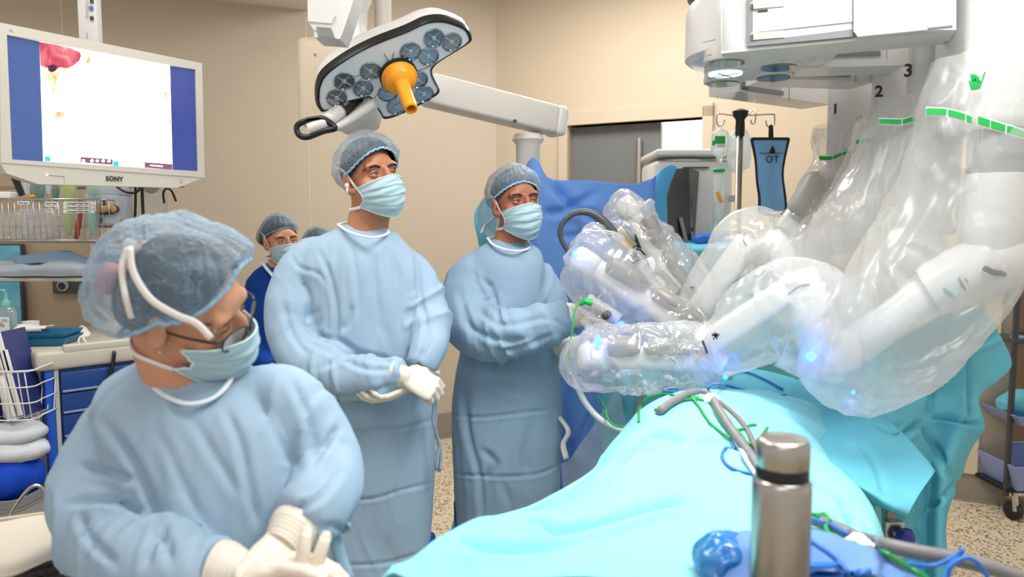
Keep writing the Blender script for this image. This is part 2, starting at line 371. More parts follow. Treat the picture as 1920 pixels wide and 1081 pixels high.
# wall panel joint strips
for i, s in enumerate((1.26, 2.55)):
    mb = MB(); slab(mb, C0, dL, nL, s, s + .006, .1, H, .01, .002); struct(mb.build('trim_%d' % (i + 2), M_cream))
D0, D1, DT = .545, 1.42, 2.10
mb = MB(); slab(mb, C0, dB, nB, 0, D0, 0, H); slab(mb, C0, dB, nB, D0, D1, DT, H); slab(mb, C0, dB, nB, D1, 3.02, 0, H)
struct(mb.build('wall_back', M_wall2), 'beige back wall with the sliding door')
M_skirt = mat('skirting', (150, 140, 128), .5)
for nm, d, n, s0, s1 in (('baseboard_left', dL, nL, 0, 4.8), ('baseboard_back', dB, nB, 0, D0 - .06), ('baseboard_right', dB, nB, D1 + .06, 3.0)):
    mb = MB(); slab(mb, C0, d, n, s0, s1, 0, .17, .02, .015); slab(mb, C0, d, n, s0, s1, 0, .012, .03, .03); struct(mb.build(nm, M_skirt))
mb = MB(); slab(mb, C0, dB, nB, D0 - .06, D0, 0, DT + .06, .16, .03); slab(mb, C0, dB, nB, D1, D1 + .06, 0, DT + .06, .16, .03); slab(mb, C0, dB, nB, D0 - .06, D1 + .06, DT, DT + .08, .16, .03)
struct(mb.build('trim_5', M_wall2), 'door surround')
M_door = mat('door_grey', (112, 113, 112), .5, noise=.04, nscale=20)
mb = MB(); slab(mb, C0, dB, nB, D0 + .0, D0 + .60, .01, DT - .01, .04, -.05); dr = struct(mb.build('door_1', M_door), 'grey sliding door leaf, part open')
mb = MB(); a = C0 + dB * (D0 + .47) - nB * .02; mb.tube([a + Vector((0, 0, .9)), a + Vector((0, 0, 2.0))], .016, 12)
for z in (1.0, 1.9): mb.tube([a + Vector((0, 0, z)), a - nB * .035 + Vector((0, 0, z))], .008, 8)
mb.build('door_handle', M_steel, dr, auto=40)
# corridor behind the door
mb = MB(); slab(mb, C0 - nB * .9, dB, nB, -.6, 2.6, 0, H); struct(mb.build('wall_corridor', mat('corridor_white', (244, 244, 240), .7)))
area('corridor_lamp', tuple(C0 + dB * 1.1 - nB * .5 + Vector((0, 0, 2.9))), tuple(C0 + dB * 1.1 - nB * .6), .6, 60)
# right end: pier face panels, opening to a dim store room
M_brown = mat('dim_brown_wall', (128, 104, 78), .7)
e = C0 + dB * 3.02
mb = MB(); mb.box((e.x + 1.2, e.y + .95, 1.55), (2.6, .1, 3.1)); struct(mb.build('wall_right', M_brown), 'brown store-room wall at far right')
mb = MB(); slab(mb, C0, dB, nB, 2.80, 3.03, 0, H, .13, .012); struct(mb.build('trim_6', mat('steel_edge', (165, 155, 140), .4, metal=.4)), 'steel edging of the wall end')
M_panel = mat('wall_panel', (222, 206, 176), .5)
mb = MB(); slab(mb, C0, dB, nB, 2.3, 2.90, .15, .50, .02, .024); struct(mb.build('trim_7', M_panel), 'cream access panel low on the wall end')
mb = MB(); slab(mb, C0, dB, nB, 2.3, 2.97, .78, 2.4, .02, .024); struct(mb.build('trim_8', M_panel), 'tall cream panel of the wall end')
# ---------------------------------------------------------------- ceiling mounted gear
def wb(name, c, size, m, parent, M=None, bev=.01): return MB().box(c, size, M, bev).build(name, m, parent, auto=40)
# surgical light
n_l = Vector((.31, -.62, -.70)).normalized(); p_l = P(745, 140, 2.3)
sl = thing('surgical_light', P(745, 130, 2.33), 'wing-shaped white surgical light with black rim, twelve lenses and orange handle', 'surgical light')
out = [(593,189),(595,164),(609,138),(656,104),(706,79),(763,57),(798,41),(829,37),(857,44),(876,53),(884,68),(882,77),(857,94),(826,113),(812,126),(810,138),(818,157),(823,173),(794,192),(750,214),(722,222),(714,214),(700,192),(691,182),(669,186),(644,192),(618,203),(604,209),(596,201)]
pl = [Vector(p) for p in catmull([tuple(onplane(x, y, p_l, n_l)) for x, y in out + out[:1]], 110)[:-1]]; cen = sum(pl, Vector()) / len(pl)
M_lens = mat('lamp_face', (226, 230, 236), .15, coat=.5)
def scaled(k, h): return [cen + (p - cen) * k - n_l * h for p in pl]
mb = MB(); mb.rings([scaled(.93, -.002), scaled(.965, .0)], cap=True); mb.build('lens_cover', M_lens, sl)
mb = MB(); mb.rings([scaled(.955, .002), scaled(.965, -.004), scaled(.995, -.004), scaled(1.01, .01), scaled(1.0, .03), scaled(.97, .032)], cap=False); mb.build('rim', M_black, sl, auto=50)
mb = MB(); mb.rings([scaled(1.0, .028), scaled(1.0, .05), scaled(.96, .075), scaled(.85, .092), scaled(.6, .1), scaled(.2, .105)], cap=True); mb.build('housing', M_white, sl, auto=50)
M_refl = mat('lamp_reflector', (150, 158, 165), .12, metal=.9); M_rib = mat('lamp_glass', (170, 185, 196), .08, metal=.3)
ux = (pl[38] - pl[0]).normalized(); uy = n_l.cross(ux)
for x, y in [(813,70),(846,77),(769,95),(803,104),(694,132),(645,151),(631,182),(680,164),(783,148),(727,173),(794,175),(743,198)]:
    c = onplane(x, y, p_l, n_l) + n_l * .0025
    mb = MB(); mb.lathe([(.031, 0), (.032, .003), (.029, .004), (.027, -.004), (.018, -.016), (.005, -.02)], c, n_l, 28); le = mb.build('lens', M_refl, sl, auto=50)
    mb = MB(); 
    for k in range(2):
        a = math.pi * k / 2 + .5; d = ux * math.cos(a) + uy * math.sin(a); mb.tube([c + d * .006, c + d * .027 + n_l * .001], .0016, 6)
        mb.tube([c - d * .006, c - d * .027 + n_l * .001], .0016, 6)
    mb.lathe([(.007, .001), (.006, .005), (.001, .006)], c, n_l, 14); mb.build('lens_ribs', M_rib, le, auto=50)
mb = MB()   # seams of the face
for a, b in (((720,100),(733,122)),((733,122),(640,150)),((733,120),(738,97)),((780,132),(812,122)),((700,185),(715,165))):
    mb.tube([onplane(*a, p_l, n_l) + n_l * .003, onplane(*b, p_l, n_l) + n_l * .003], .0012, 6)
mb.build('seam', M_grey, sl)
hc = onplane(746, 138, p_l, n_l) + n_l * .004
mb = MB(); mb.lathe([(.058, 0), (.058, .012), (.052, .014)], hc, n_l, 32); mb.build('handle_ring', M_black, sl, auto=50)
mb = MB(); mb.lathe([(.054, .008), (.055, .022), (.047, .03), (.047, .038), (.038, .046), (.024, .054), (.021, .075), (.021, .15), (.019, .165), (.014, .167), (.012, .13)], hc, n_l, 32); mb.build('sterile_handle', M_orange, sl, auto=50)
# yoke with side handle
yk = [P(735, 100, 2.42), P(690, 165, 2.42), P(640, 205, 2.33), P(612, 228, 2.28)]
mb = MB(); mb.tube(yk, [.03, .028, .024, .022], 14, sub=14); mb.build('yoke', M_white, sl, smooth=True)
mb = MB(); mb.tube([P(668, 180, 2.36), P(640, 204, 2.32)], .028, 14); mb.build('yoke_sleeve', M_black, sl, auto=50)
ring = [P(x, y, 2.26) for x, y in ((600,222),(575,226),(557,236),(560,252),(576,257),(606,246),(628,240),(612,226))]
mb = MB(); mb.tube(ring + [ring[0], ring[1]], .009, 10, sub=60, cap=False); mb.build('side_handle', M_black, sl, smooth=True)
mb = MB(); mb.tube([P(612, 230, 2.27), P(578, 242, 2.26)], [.02, .017], 12); mb.build('handle_grip', M_white, sl, auto=50)
mb = MB(); mb.tube([P(705, 192, 2.34), P(655, 225, 2.32), P(628, 240, 2.28)], [.018, .014, .009], 12, sub=10); mb.build('lower_stay', M_white, sl, smooth=True)
# suspension of the light: spindle, hub, spring arm
ar = thing('lamp_suspension', P(665, 0, 2.6) + Vector((0, 0, .0)), 'white ceiling suspension of the surgical light with flared spindle and round hub', 'lamp arm')
zt = H; b = P(665, 20, 2.6); hb = P(655, 215, 2.6)
mb = MB(); mb.lathe([(.055, zt), (.055, b.z + .06), (.058, b.z + .03), (.043, b.z + .0), (.04, b.z - .1), (.06, b.z - .13), (.085, b.z - .18), (.088, hb.z + .06), (.09, hb.z), (.075, hb.z - .045), (.04, hb.z - .065), (.005, hb.z - .07)], (b.x, b.y, 0), (0, 0, 1), 28); mb.build('spindle', M_white, ar, auto=50)
mb = MB(); mb.tube([Vector((b.x, b.y, hb.z + .08)), P(735, 95, 2.45)], .032, 14); mb.build('link', M_white, ar, auto=50)
sp = thing('spring_arm', P(1000, 250, 2.75), 'long white spring arm sloping down behind the surgical light to a hanging column', 'lamp arm')
a = P(800, 168, 2.62); bb = P(1035, 226, 2.85); d = (bb - a).normalized(); M3 = frame(d, (0, 0, 1))
mb = MB(); mb.box((a + bb) / 2, ((bb - a).length, .1, .105), M3, .012); mb.build('beam', M_white2, sp, auto=40)
mb = MB(); mb.box(bb + d * .02, (.05, .104, .112), M3, .018); mb.build('end_cap', M_white, sp, auto=40)
o_ = P(965, 228, 2.72); mb = MB(); mb.lathe([(.009, -.001), (.009, .003), (.006, .003), (.006, -.001)], Vector((o_.x, o_.y - .0, o_.z)), M3 @ Vector((0, -1, 0)), 18); mb.build('screw_cap', M_grey, sp)
c = P(990, 262, 2.82); mb = MB(); mb.lathe([(.05, c.z + .02), (.06, c.z), (.045, c.z - .02), (.043, 1.42)], (c.x, c.y, 0), (0, 0, 1), 24); mb.build('column', M_white2, sp, auto=50)
mb = MB(); mb.box((c.x, c.y, 1.40), (.34, .05, .24), None, .01); mb.build('bracket', M_white2, sp, auto=40)
c = P(718, 30, 2.7); mb = MB(); mb.lathe([(.03, c.z - .35), (.03, H)], (c.x, c.y, 0), (0, 0, 1), 18); mb.build('ceiling_tube', M_white2, sp, auto=50)
mb = MB(); mb.box(P(735, 150, 2.66), (.16, .09, .10), None, .03); mb.build('elbow_joint', M_white2, sp, auto=40)
# ceiling pendant housing
pd = thing('ceiling_pendant', P(605, 65, 3.0), 'cream round-cornered ceiling pendant housing behind the surgical light', 'pendant')
a = P(553, 66, 3.0); b = P(676, 236, 3.0)
mb = MB(); mb.box(((a.x + b.x) / 2, 3.1, (a.z + b.z) / 2), (b.x - a.x, .2, a.z - b.z), None, .03); mb.build('housing', M_cream, pd, auto=40)
mb = MB(); mb.lathe([(.04, a.z - .02), (.04, H)], (P(640, 60, 3.1).x, 3.1, 0), (0, 0, 1), 20); mb.build('stem', M_cream, pd, auto=50)
mb = MB(); mb.lathe([(.004, 0), (.004, .002)], P(590, 102, 2.995), (0, -1, 0), 10); mb.build('screw', M_grey, pd)
# ceiling camera box
cb = thing('ceiling_camera', P(615, 35, 2.05), 'white ceiling camera box with grey window left of the light spindle', 'camera')
q = [(575,-260),(660,-260),(663,0),(643,60),(637,73),(606,70),(590,70),(588,55),(577,40)]
mb = MB(); f = [P(x, y, 2.02) for x, y in q]; mb.prism(f, (0.0, .10, 0)); mb.build('casing', M_white, cb)
mb = MB(); mb.prism([P(x, y, 2.017) for x, y in ((593,50),(620,52),(628,71),(597,69))], (0, .004, 0)); mb.build('window', M_grey, cb)
mb = MB(); mb.tube([P(577, 40, 2.018), P(622, 44, 2.018), P(629, 30, 2.018)], .0012, 6); mb.tube([P(588, 56, 2.018), P(624, 60, 2.018)], .001, 6); mb.build('seam', M_lgrey, cb)
c = P(620, -40, 2.07); mb = MB(); mb.lathe([(.03, c.z), (.03, H)], (c.x, c.y, 0), (0, 0, 1), 16); mb.build('ceiling_stem', M_white, cb, auto=50)
# ---------------------------------------------------------------- hanging monitor
TL, TR, BL, BR = P(-8, 42, 1.95), P(378, 117, 2.45), P(-4, 312, 1.95), P(382, 322, 2.45)
mo = thing('monitor', (TL + TR) / 2, 'large white-framed operating room monitor showing a bright surgical picture', 'monitor')
xm = (TR - TL); xm.z = 0; xm.normalize(); zm = Vector((0, 0, 1)); nm = xm.cross(zm)      # toward the camera
zm2 = (zm + nm * 0.0).normalized()
pc = P(190, 195, 2.16); 
def MO(px, py, out=0): return onplane(px, py, pc, nm) + nm * out
def rrect(p, r=.02, k=5):
    cs = []
    for i in range(4):
        a, b, c = p[i - 1], p[i], p[(i + 1) % 4]; u = (a - b).normalized(); w = (c - b).normalized()
        for t in range(k): 
            t = t / (k - 1); cs.append(b + u * r * (1 - t) ** 2 + w * r * t ** 2)
    return cs
fr = rrect([MO(-4, 42), MO(377, 118), MO(382, 334), MO(-2, 306)], .025)
ce = sum(fr, Vector()) / len(fr)
sc = [MO(10, 66), MO(364, 131), MO(369, 321), MO(20, 299)]
M_mon = mat('monitor_frame', (206, 200, 188), .45)
mb = MB(); mb.rings([fr, [p - nm * .045 for p in fr], [ce + (p - ce) * .8 - nm * .07 for p in fr]], cap=True); mb.build('casing', M_mon, mo, auto=40)
# front bezel as four bars round the screen
mb = MB(); o4 = [MO(-3, 43), MO(376, 119), MO(381, 333), MO(-1, 305)]
for i in range(4):
    j = (i + 1) % 4; qq = [o4[i], o4[j], sc[j], sc[i]]; mb.hexa(qq, [p + nm * .008 for p in qq])
mb.build('bezel', M_mon, mo)
mb = MB(); qq = [MO(-2, 305), MO(381, 333), MO(330, 352), MO(70, 345), MO(10, 325)]; mb.prism([p + nm * .006 for p in qq], -nm * .04); mb.build('chin', M_mon, mo)
M_sl = mat('screen_side_blue', (58, 78, 128), .2, emit=.55); M_sw = mat('screen_picture_white', (255, 253, 250), .2, emit=1.15)
def emis(name, stops, scale, dist=1.0, st=1.0, det=3):
    m = bpy.data.materials.new(name); m.use_nodes = True; nt = m.node_tree; N = nt.nodes; L = nt.links
    b = N['Principled BSDF']; b.inputs['Roughness'].default_value = .2; b.inputs['Base Color'].default_value = (.02, .02, .02, 1)
    tc = N.new('ShaderNodeTexCoord'); t = N.new('ShaderNodeTexNoise'); t.inputs['Scale'].default_value = scale; t.inputs['Detail'].default_value = det; t.inputs['Distortion'].default_value = dist
    L.new(tc.outputs['Object'], t.inputs['Vector']); r = N.new('ShaderNodeValToRGB'); L.new(t.outputs['Fac'], r.inputs['Fac'])
    while len(r.color_ramp.elements) < len(stops): r.color_ramp.elements.new(.5)
    for e, (p, c) in zip(r.color_ramp.elements, stops): e.position = p; e.color = lin(c)
    L.new(r.outputs['Color'], b.inputs['Emission Color']); b.inputs['Emission Strength'].default_value = st; return m
M_tis = emis('screen_tissue', [(.25, (120, 22, 50)), (.45, (196, 60, 88)), (.6, (225, 110, 120)), (.75, (245, 190, 185))], 16)
M_fat = emis('screen_fat', [(.3, (225, 120, 70)), (.42, (250, 205, 150)), (.55, (255, 240, 210)), (.65, (255, 252, 248))], 22, st=1.05)
def scr(name, pts, m, out): mb = MB(); mb.prism([MO(x, y, out) for x, y in pts], nm * .0006); return mb.build(name, m, mo)
scr('screen', [(10,66),(364,131),(369,321),(20,299)], M_sw, .001)
def lerp(a, b, t): return (a[0] + (b[0] - a[0]) * t, a[1] + (b[1] - a[1]) * t)
scr('picture_margin', [(10,66),(73,78),(80,303),(20,299)], M_sl, .002)
scr('picture_margin', [(318,123),(364,131),(369,321),(323,318)], mat('screen_side_blue2', (54, 66, 130), .2, emit=.5), .002)
def blobpx(cx, cy, rx, ry, n=18, seed=0):
    rnd = random.Random(seed); return [(cx + rx * (.8 + .35 * rnd.random()) * math.cos(2 * math.pi * i / n), cy + ry * (.8 + .35 * rnd.random()) * math.sin(2 * math.pi * i / n)) for i in range(n)]
scr('picture_tissue', [(73,79),(104,84),(130,90),(148,98),(151,104),(148,113),(138,122),(124,129),(112,126),(102,132),(92,130),(84,128),(75,124)], M_tis, .0026)
scr('picture_fat', [(75,123),(92,129),(104,131),(122,128),(148,122),(138,128),(120,132),(108,140),(103,160),(99,178),(95,165),(90,150),(77,140)], M_fat, .0030)
scr('picture_shadow', [(88,124),(97,121),(106,124),(104,132),(96,136),(90,133)], mat('scr_dark', (70, 20, 50), .2, emit=.5), .0034)
scr('picture_spot', blobpx(110, 215, 10, 6, seed=2), M_fat, .0030); scr('picture_spot', blobpx(312, 178, 6, 7, seed=3), M_fat, .0030)
scr('picture_spot', blobpx(163, 112, 5, 8, seed=4), M_fat, .0030); scr('picture_spot', blobpx(316, 229, 5, 3, seed=5), M_fat, .0030)
M_bar = mat('screen_bar', (120, 80, 100), .2, emit=.45); M_bw = mat('screen_bar_text', (240, 235, 240), .2, emit=1)
scr('picture_bar', [(150,294),(210,299),(210,309),(150,304)], M_bar, .0030); scr('picture_bar', [(270,304),(322,308),(322,318),(270,314)], M_bar, .0030)
for x in (155, 171, 181, 192, 203): scr('bar_symbol', blobpx(x, 297.5 + x * .022, 3.4, 3, 8, x), M_bw, .0035)
scr('bar_symbol', [(280,308.5),(304,310.5),(304,313),(280,311)], M_bw, .0035)
for x, y in ((88, 297), (216, 306)): scr('picture_badge', [(x-5,y-4),(x+5,y-3.3),(x+5,y+6),(x-5,y+5)], mat('scr_cyan', (50, 160, 200), .2, emit=.8), .0030)
text('SONY', .019, MO(212, 335.5, .008), xm, nm, M_dgrey, mo, 'brand_lettering', bold=.0006)
mb = MB(); mb.ell(MO(86, 328, .0075), (.0022,) * 3); mb.build('power_light', mat('led_yellow', (235, 240, 120), .3, emit=2), mo, smooth=True)
mb = MB(); mb.tube([MO(88, 328, .0065), MO(118, 331, .0065), MO(118, 341, .0065)], .0006, 5); mb.tube([MO(334,336,.0065), MO(339,337,.0065), MO(339,343,.0065), MO(334,342,.0065)], .0006, 5); mb.build('seam', M_grey, mo)
text('4K', .008, MO(18, 58, .009), xm, nm, M_lgrey, mo, 'small_mark')
pa = P(163, 60, 2.32); mb = MB(); mb.box((pa.x, pa.y + .02, (pa.z + H) / 2 - .05), (.058, .035, H - pa.z + .12), None, .006); mb.build('support_post', M_white, mo, auto=40)
ns = Vector((0, -1, 0)); fy = pa.y - .001
def PP(px, py): return onplane(px, py, (0, fy, 0), Vector((0, 1, 0)))
mb = MB(); mb.lathe([(.0065, 0), (.0065, .0012)], PP(171, 15), ns, 20); mb.build('round_sticker', mat('sticker_blue', (40, 90, 170), .5), mo)
text('i', .01, PP(171, 15) + ns * .0015, (1, 0, 0), ns, M_tape, mo)
for y in (2, 34): mb = MB(); mb.box(PP(172, y), (.011, .001, .011)); mb.build('square_sticker', M_dgrey, mo)
for k in range(9):
    mb = MB(); x = 160 + (k % 2) * 3; mb.box(PP(162 + (k % 2) * 3, 1 + k * 4), (.0012, .001, .008)); mb.build('print_mark', M_grey, mo)
mb = MB(); mb.box(PP(163, 66), (.001, .001, .02)); mb.build('print_mark', M_grey, mo)
# ================================================================ people
def rotm(yaw, pitch=0, roll=0):   # yaw + turns to image right, pitch + looks down, roll + tips the crown to image right
    return (Matrix.Rotation(R(yaw), 4, 'Z') @ Matrix.Rotation(R(pitch), 4, 'X') @ Matrix.Rotation(R(roll), 4, 'Y'))
def head(parent, px, py, Y, yaw, pitch, roll, S, skin, neck, hair_m, cap_m, cap_k=(1, 1, 1), cap_e=(24, -4, -38), bun=None, brow=1.0, glasses=False, tie_up=True, neck_r=.056, neckback=.03, seed=1, mask_m=None, gaze=.2, puff=.012, ang_w=78, tilt=0, coff=0):
    M = Matrix.Translation(P(px, py, Y)) @ Matrix.Rotation(R(tilt), 4, 'X') @ rotm(yaw, pitch, roll) @ Matrix.Scale(S, 4)
    Mi = M.inverted()
    mb = MB()
    mb.ell((0, .012, .035), (.076, .098, .09)); mb.ell((0, -.02, -.028), (.067, .076, .092)); mb.ell((0, -.05, -.092), (.04, .04, .03))
    mb.ell((.043, -.054, -.025), (.024, .024, .03)); mb.ell((-.043, -.054, -.025), (.024, .024, .03))
    mb.ell((0, -.097, -.004), (.011, .016, .032)); mb.ell((0, -.108, -.034), (.013, .016, .012)); mb.ell((0.012, -.1, -.038), (.009, .012, .009)); mb.ell((-.012, -.1, -.038), (.009, .012, .009))
    mb.ell((.026, -.074, .032), (.032, .016, .016)); mb.ell((-.026, -.074, .032), (.032, .016, .016)); mb.ell((0, -.076, .04), (.04, .014, .03)); mb.ell((0, -.087, -.07), (.024, .014, .009)); mb.ell((0, -.088, -.079), (.022, .013, .008))
    for s in (-1, 1):
        E = Matrix.Rotation(R(28 * s), 3, 'Z') @ Matrix.Rotation(R(8), 3, 'X')
        mb.ell((s * .081, .008, -.003), (.0085, .022, .035), E); mb.ell((s * .076, .0, -.03), (.008, .011, .014), E)
    nw = Mi @ Vector(neck)
    ms = nw.lerp(Vector((0, .0, -.06)), .5) + Vector((0, neckback * .3, 0))
    mb.tube([(0, .005, -.03), (0, neckback * .6, -.08), ms, nw, nw + (nw - ms) * .6], [neck_r, neck_r * .97, neck_r, neck_r * 1.12, neck_r * 1.3], 20, sub=16)
    me = blob(mb, .0045, 4); v = gv(me); n = gn(me)
    ec = [Vector((s * .0315, -.0735, .008)) for s in (-1, 1)]
    for c in ec:
        d = np.sqrt((((v - np.array([c.x, -.085, c.z])) / np.array([1.25, 1.4, .85])) ** 2).sum(1)); v[:, 1] += .0075 * np.exp(-(d / .014) ** 2)
    for s in (-1, 1):   # ear hollow
        d = np.sqrt(((v - np.array([s * .088, -.004, -.002])) ** 2 / np.array([1, .6, 1.6])).sum(1)); v[:, 0] -= s * .010 * np.exp(-(d / .010) ** 2)
    sv(me, v); bvh = BVHTree.FromPolygons([Vector(x) for x in v], [tuple(p.vertices) for p in me.polygons])
    me.transform(M)
    bd = link('body', me, skin, parent, True)
    def surf(x, z, o=.0):
        h = bvh.ray_cast(Vector((x, -.3, z)), Vector((0, 1, 0))); return (h[0] if h[0] else Vector((x, -.06, z))) + Vector((0, -o, 0))
    for i, c in enumerate(ec):
        mb = MB().ell(c, (.0128, .0128, .0128), None, 20, 14).xf(M); e = mb.build('eye', M_eye, parent, True)
        g = Vector((gaze, -1, .06)).normalized()
        MB().ell(c + g * .0088, (.0066, .0045, .0066), Matrix.Rotation(math.atan2(g.x, -g.y), 3, 'Z'), 16, 8).xf(M).build('iris', M_iris, e, True)
        mb = MB()   # lids as partial shells
        for a0, a1, rr in ((-13 if glasses else 4, 100, .0142), (-105, -18, .0139)):
            G = []
            for k in range(7):
                a = R(a0 + (a1 - a0) * k / 6); row = []
                for j in range(13):
                    b = R(-80 + 160 * j / 12); dro = 1 - .45 * (abs(j - 6) / 6) ** 2
                    aa = a * (dro if k in (0, 1, 2) and a0 > 0 else 1)
                    if a0 < -50: aa = R(a1 + (a0 - a1) * k / 6) * (dro if k < 3 else 1)
                    row.append(c + rr * Vector((math.sin(b) * math.cos(aa), -math.cos(b) * math.cos(aa), math.sin(aa))))
                G.append(row)
            mb.grid(G)
        mb.xf(M).build('eyelids', skin, bd, True, solid=.0008)
        s = -1 if i == 0 else 1
        mb = MB(); mb.tube([surf(s * x, z, -.0006) for x, z in ((.012, .0255), (.022, .0295), (.034, .0315), (.046, .0290), (.054, .0235))], [.0024 * brow, .0050 * brow, .0048 * brow, .0034 * brow, .001], 8, sub=14, flat=.9)
        mb.xf(M).build('eyebrow', M_hair, bd, True)
        mb = MB(); mb.tube([c + Vector((s * x, y, z)) for x, y, z in ((-.0125, -.0085, .0008), (-.006, -.0138, .0044), (.001, -.0148, .0052), (.008, -.0128, .0038), (.0135, -.0065, -.0005))], [.0005, .0010, .0011, .0010, .0005], 6, sub=12); mb.xf(M).build('eyelashes', M_hair, bd, True)
    # hair shell and cap
    def shell(cx, rr, e3, nphi, nt, pleat, pf, sd, bunk=0):
        G = []; 
        for i in range(nt + 1):
            t = i / nt; row = []
            for j in range(nphi):
                ph = 2 * math.pi * j / nphi; cf = math.cos(ph)   # ph=0 front
                e0 = e3[1] + (e3[0] - e3[1]) * max(cf, 0) ** 1.6 + (e3[2] - e3[1]) * max(-cf, 0) ** .8
                el = R(e0 + (90 - e0) * t); d = Vector((math.sin(ph) * math.cos(el), -cf * math.cos(el), math.sin(el)))
                k = 1 / math.sqrt((d.x / rr[0]) ** 2 + (d.y / rr[1]) ** 2 + (d.z / rr[2]) ** 2)
                env = math.sin(math.pi * min(1, t * 1.25 + .04)) if t < .8 else 0.0
                bl = 1 - .13 * max(0, 1 - t * 6) * (1 if pleat else 0)
                k2 = k * bl * (1 + pleat * env * math.sin(pf * ph + 4 * math.sin(3 * ph + sd)) * (1 - t)) 
                p = Vector(cx) + d * k2
                if bunk: 
                    q = bun; bd_ = Vector(q[:3]).normalized(); al = max(0, d.dot(bd_) - .2) / .8; p += Vector(q[:3]) * (al ** 1.3) * (1 - max(0, 1 - t * 5) * .5)
                row.append(p)
            G.append(row)
        m = MB(); m.rings(G, cap=False); m.f.append(tuple((len(G) - 1) * nphi + j for j in range(nphi))); return m, G[0]
    hb, _ = shell((0, .012 + coff, .035), (.0805, .104, .096), (cap_e[0] + 1, cap_e[1] - 10, cap_e[2] - 3), 48, 14, 0, 0, 0, 1 if bun else 0)
    hb.xf(M).build('hair', hair_m, parent, True)
    rr = (.0875 * cap_k[0] + puff * .2, .113 * cap_k[1], .107 * cap_k[2])
    cb_, rim = shell((0, .012 + coff, .036), rr, cap_e, 128, 30, .035, 26, seed, 1 if bun else 0)
    me = bpy.data.meshes.new('cap'); me.from_pydata([tuple(p) for p in cb_.v], [], cb_.f); me.update()
    v = gv(me); n = gn(me).copy(); v += n * ((fbm(v * 28 + seed * 9, seed) - .45) * puff)[:, None] + n * ((ridge(v * np.array([60, 20, 60]) + seed, 3) - .5) * .003)[:, None]; sv(me, v); me.transform(M)
    cap = link('bouffant_cap', me, cap_m, parent, True)
    mb = MB(); nr = len(rim); pts = [rim[j] + (rim[j] - Vector((0, .012, .036))).normalized() * (.0015 * math.sin(j * 2.1)) + Vector((0, 0, .0015 * math.sin(j * 1.7))) for j in range(nr)] + [rim[0]]
    mb.tube(pts, .0034, 6, cap=False); mb.xf(M).build('elastic_band', M_capband, cap, True)
    # mask
    G = []; nu, nv = 40, 44
    for i in range(nv + 1):
        vv = i / nv; row = []
        for j in range(nu + 1):
            u = -1 + 2 * j / nu; a = R(ang_w) * u * (1 - .13 * math.sin(math.pi * vv)); au = abs(u)
            zt = -.003 - .024 * au ** 1.25; zb = -.128 + .046 * au ** 1.4
            D = float(np.interp(vv, [0, .12, .35, .6, .8, 1], [.102, .108, .114, .109, .1, .074])) * (1 - .05 * (1 - math.cos(a)))
            x = .0755 * math.sin(a) * float(np.interp(vv, [0, .5, 1], [1, 1.0, .9])); 
            pf_ = (vv * 4.1 + .12 * math.sin(3 * u)) % 1; pl_ = (pf_ if .2 < vv < .85 else .5) * .0062 * max(math.cos(a), 0) ** .5
            y = -.016 - D * max(math.cos(a), 0) ** .85 - pl_ + .012 * au ** 3 + (-.010 if False else 0)
            wr = .0022 * math.sin(14 * u + 9 * vv + seed) * au + .0018 * math.sin(9 * vv * 3 + u * 6 + seed * 2)
            row.append(Vector((x, y - wr, zt + (zb - zt) * vv)))
        G.append(row)
    mb = MB(); mb.grid(G); mk = mb.xf(M).build('face_mask', mask_m or M_mask, parent, True, solid=.0012)
    mb = MB(); mb.tube([p + Vector((0, -.0012, 0)) for p in G[0]], .0022, 6); mb.tube([r_[0] for r_ in G], .0022, 6); mb.tube([r_[-1] for r_ in G], .0022, 6); mb.tube([p for p in G[-1]], .0016, 6)
    mb.xf(M).build('mask_binding', M_mbind, mk, True)
    for s in (0, -1):
        sg = -1 if s == 0 else 1
        a = G[0][s]; b = G[-1][s]; e1 = [a, Vector((sg * .082, .005, .03)), Vector((sg * .086, .045, .052)), Vector((sg * .05, .115, .068)), Vector((0, .13, .07))]
        if not tie_up: e1 = [a, Vector((sg * .083, .0, .025)), Vector((sg * .088, .03, .035)), Vector((sg * .07, .09, .03)), Vector((0, .125, .02))]
        mb = MB(); e1 = e1 if tie_up is not None else [a, a * .999]; mb.tube(e1, .0055, 8, sub=16, flat=.22, up=(1, 0, 0)); mb.xf(M).build('mask_tie', M_tie, mk, True)
        mb = MB(); mb.tube([b, Vector((sg * .066, .01, -.082)), Vector((sg * .058, .055, -.08)), Vector((0, .085, -.075))], .005, 8, sub=14, flat=.25, up=(1, 0, 0)); mb.xf(M).build('mask_tie', M_tie, mk, True)
    if glasses:
        gl = MB(); gp = thing_part = None
        yy = -.113
        fr_ = MB(); lens = []
        for s in (-1, 1):
            pts = []
            for k in range(33):
                a = 2 * math.pi * k / 32; x = s * .035 + .027 * np.sign(math.cos(a)) * abs(math.cos(a)) ** .75; z = .000 + .021 * np.sign(math.sin(a)) * abs(math.sin(a)) ** .8
                pts.append(Vector((x, yy + .006 * abs(x) / .06 + .012 * (abs(x) / .06) ** 2, z)))
            fr_.tube(pts, .0016, 8, cap=False); lens.append(pts[:-1])
            fr_.tube([Vector((s * .060, yy + .018, .012)), Vector((s * .074, yy + .03, .012)), Vector((s * .082, -.04, .010)), Vector((s * .084, .0, .008)), Vector((s * .082, .02, -.008))], [.0022, .0026, .002, .0018, .0014], 8, sub=20)
        fr_.tube([Vector((-.009, yy + .003, .004)), Vector((0, yy - .001, .007)), Vector((.009, yy + .003, .004))], .0015, 8)
        f = fr_.xf(M).build('glasses_frame', M_black, parent, True)
        for pts in lens: m = MB(); m.prism(pts, (0, .0012, 0)); m.xf(M).build('lens', M_glass, f)
    return M
M_capband = mat('cap_band', (150, 195, 225), .8, bump=.5, bscale=400)
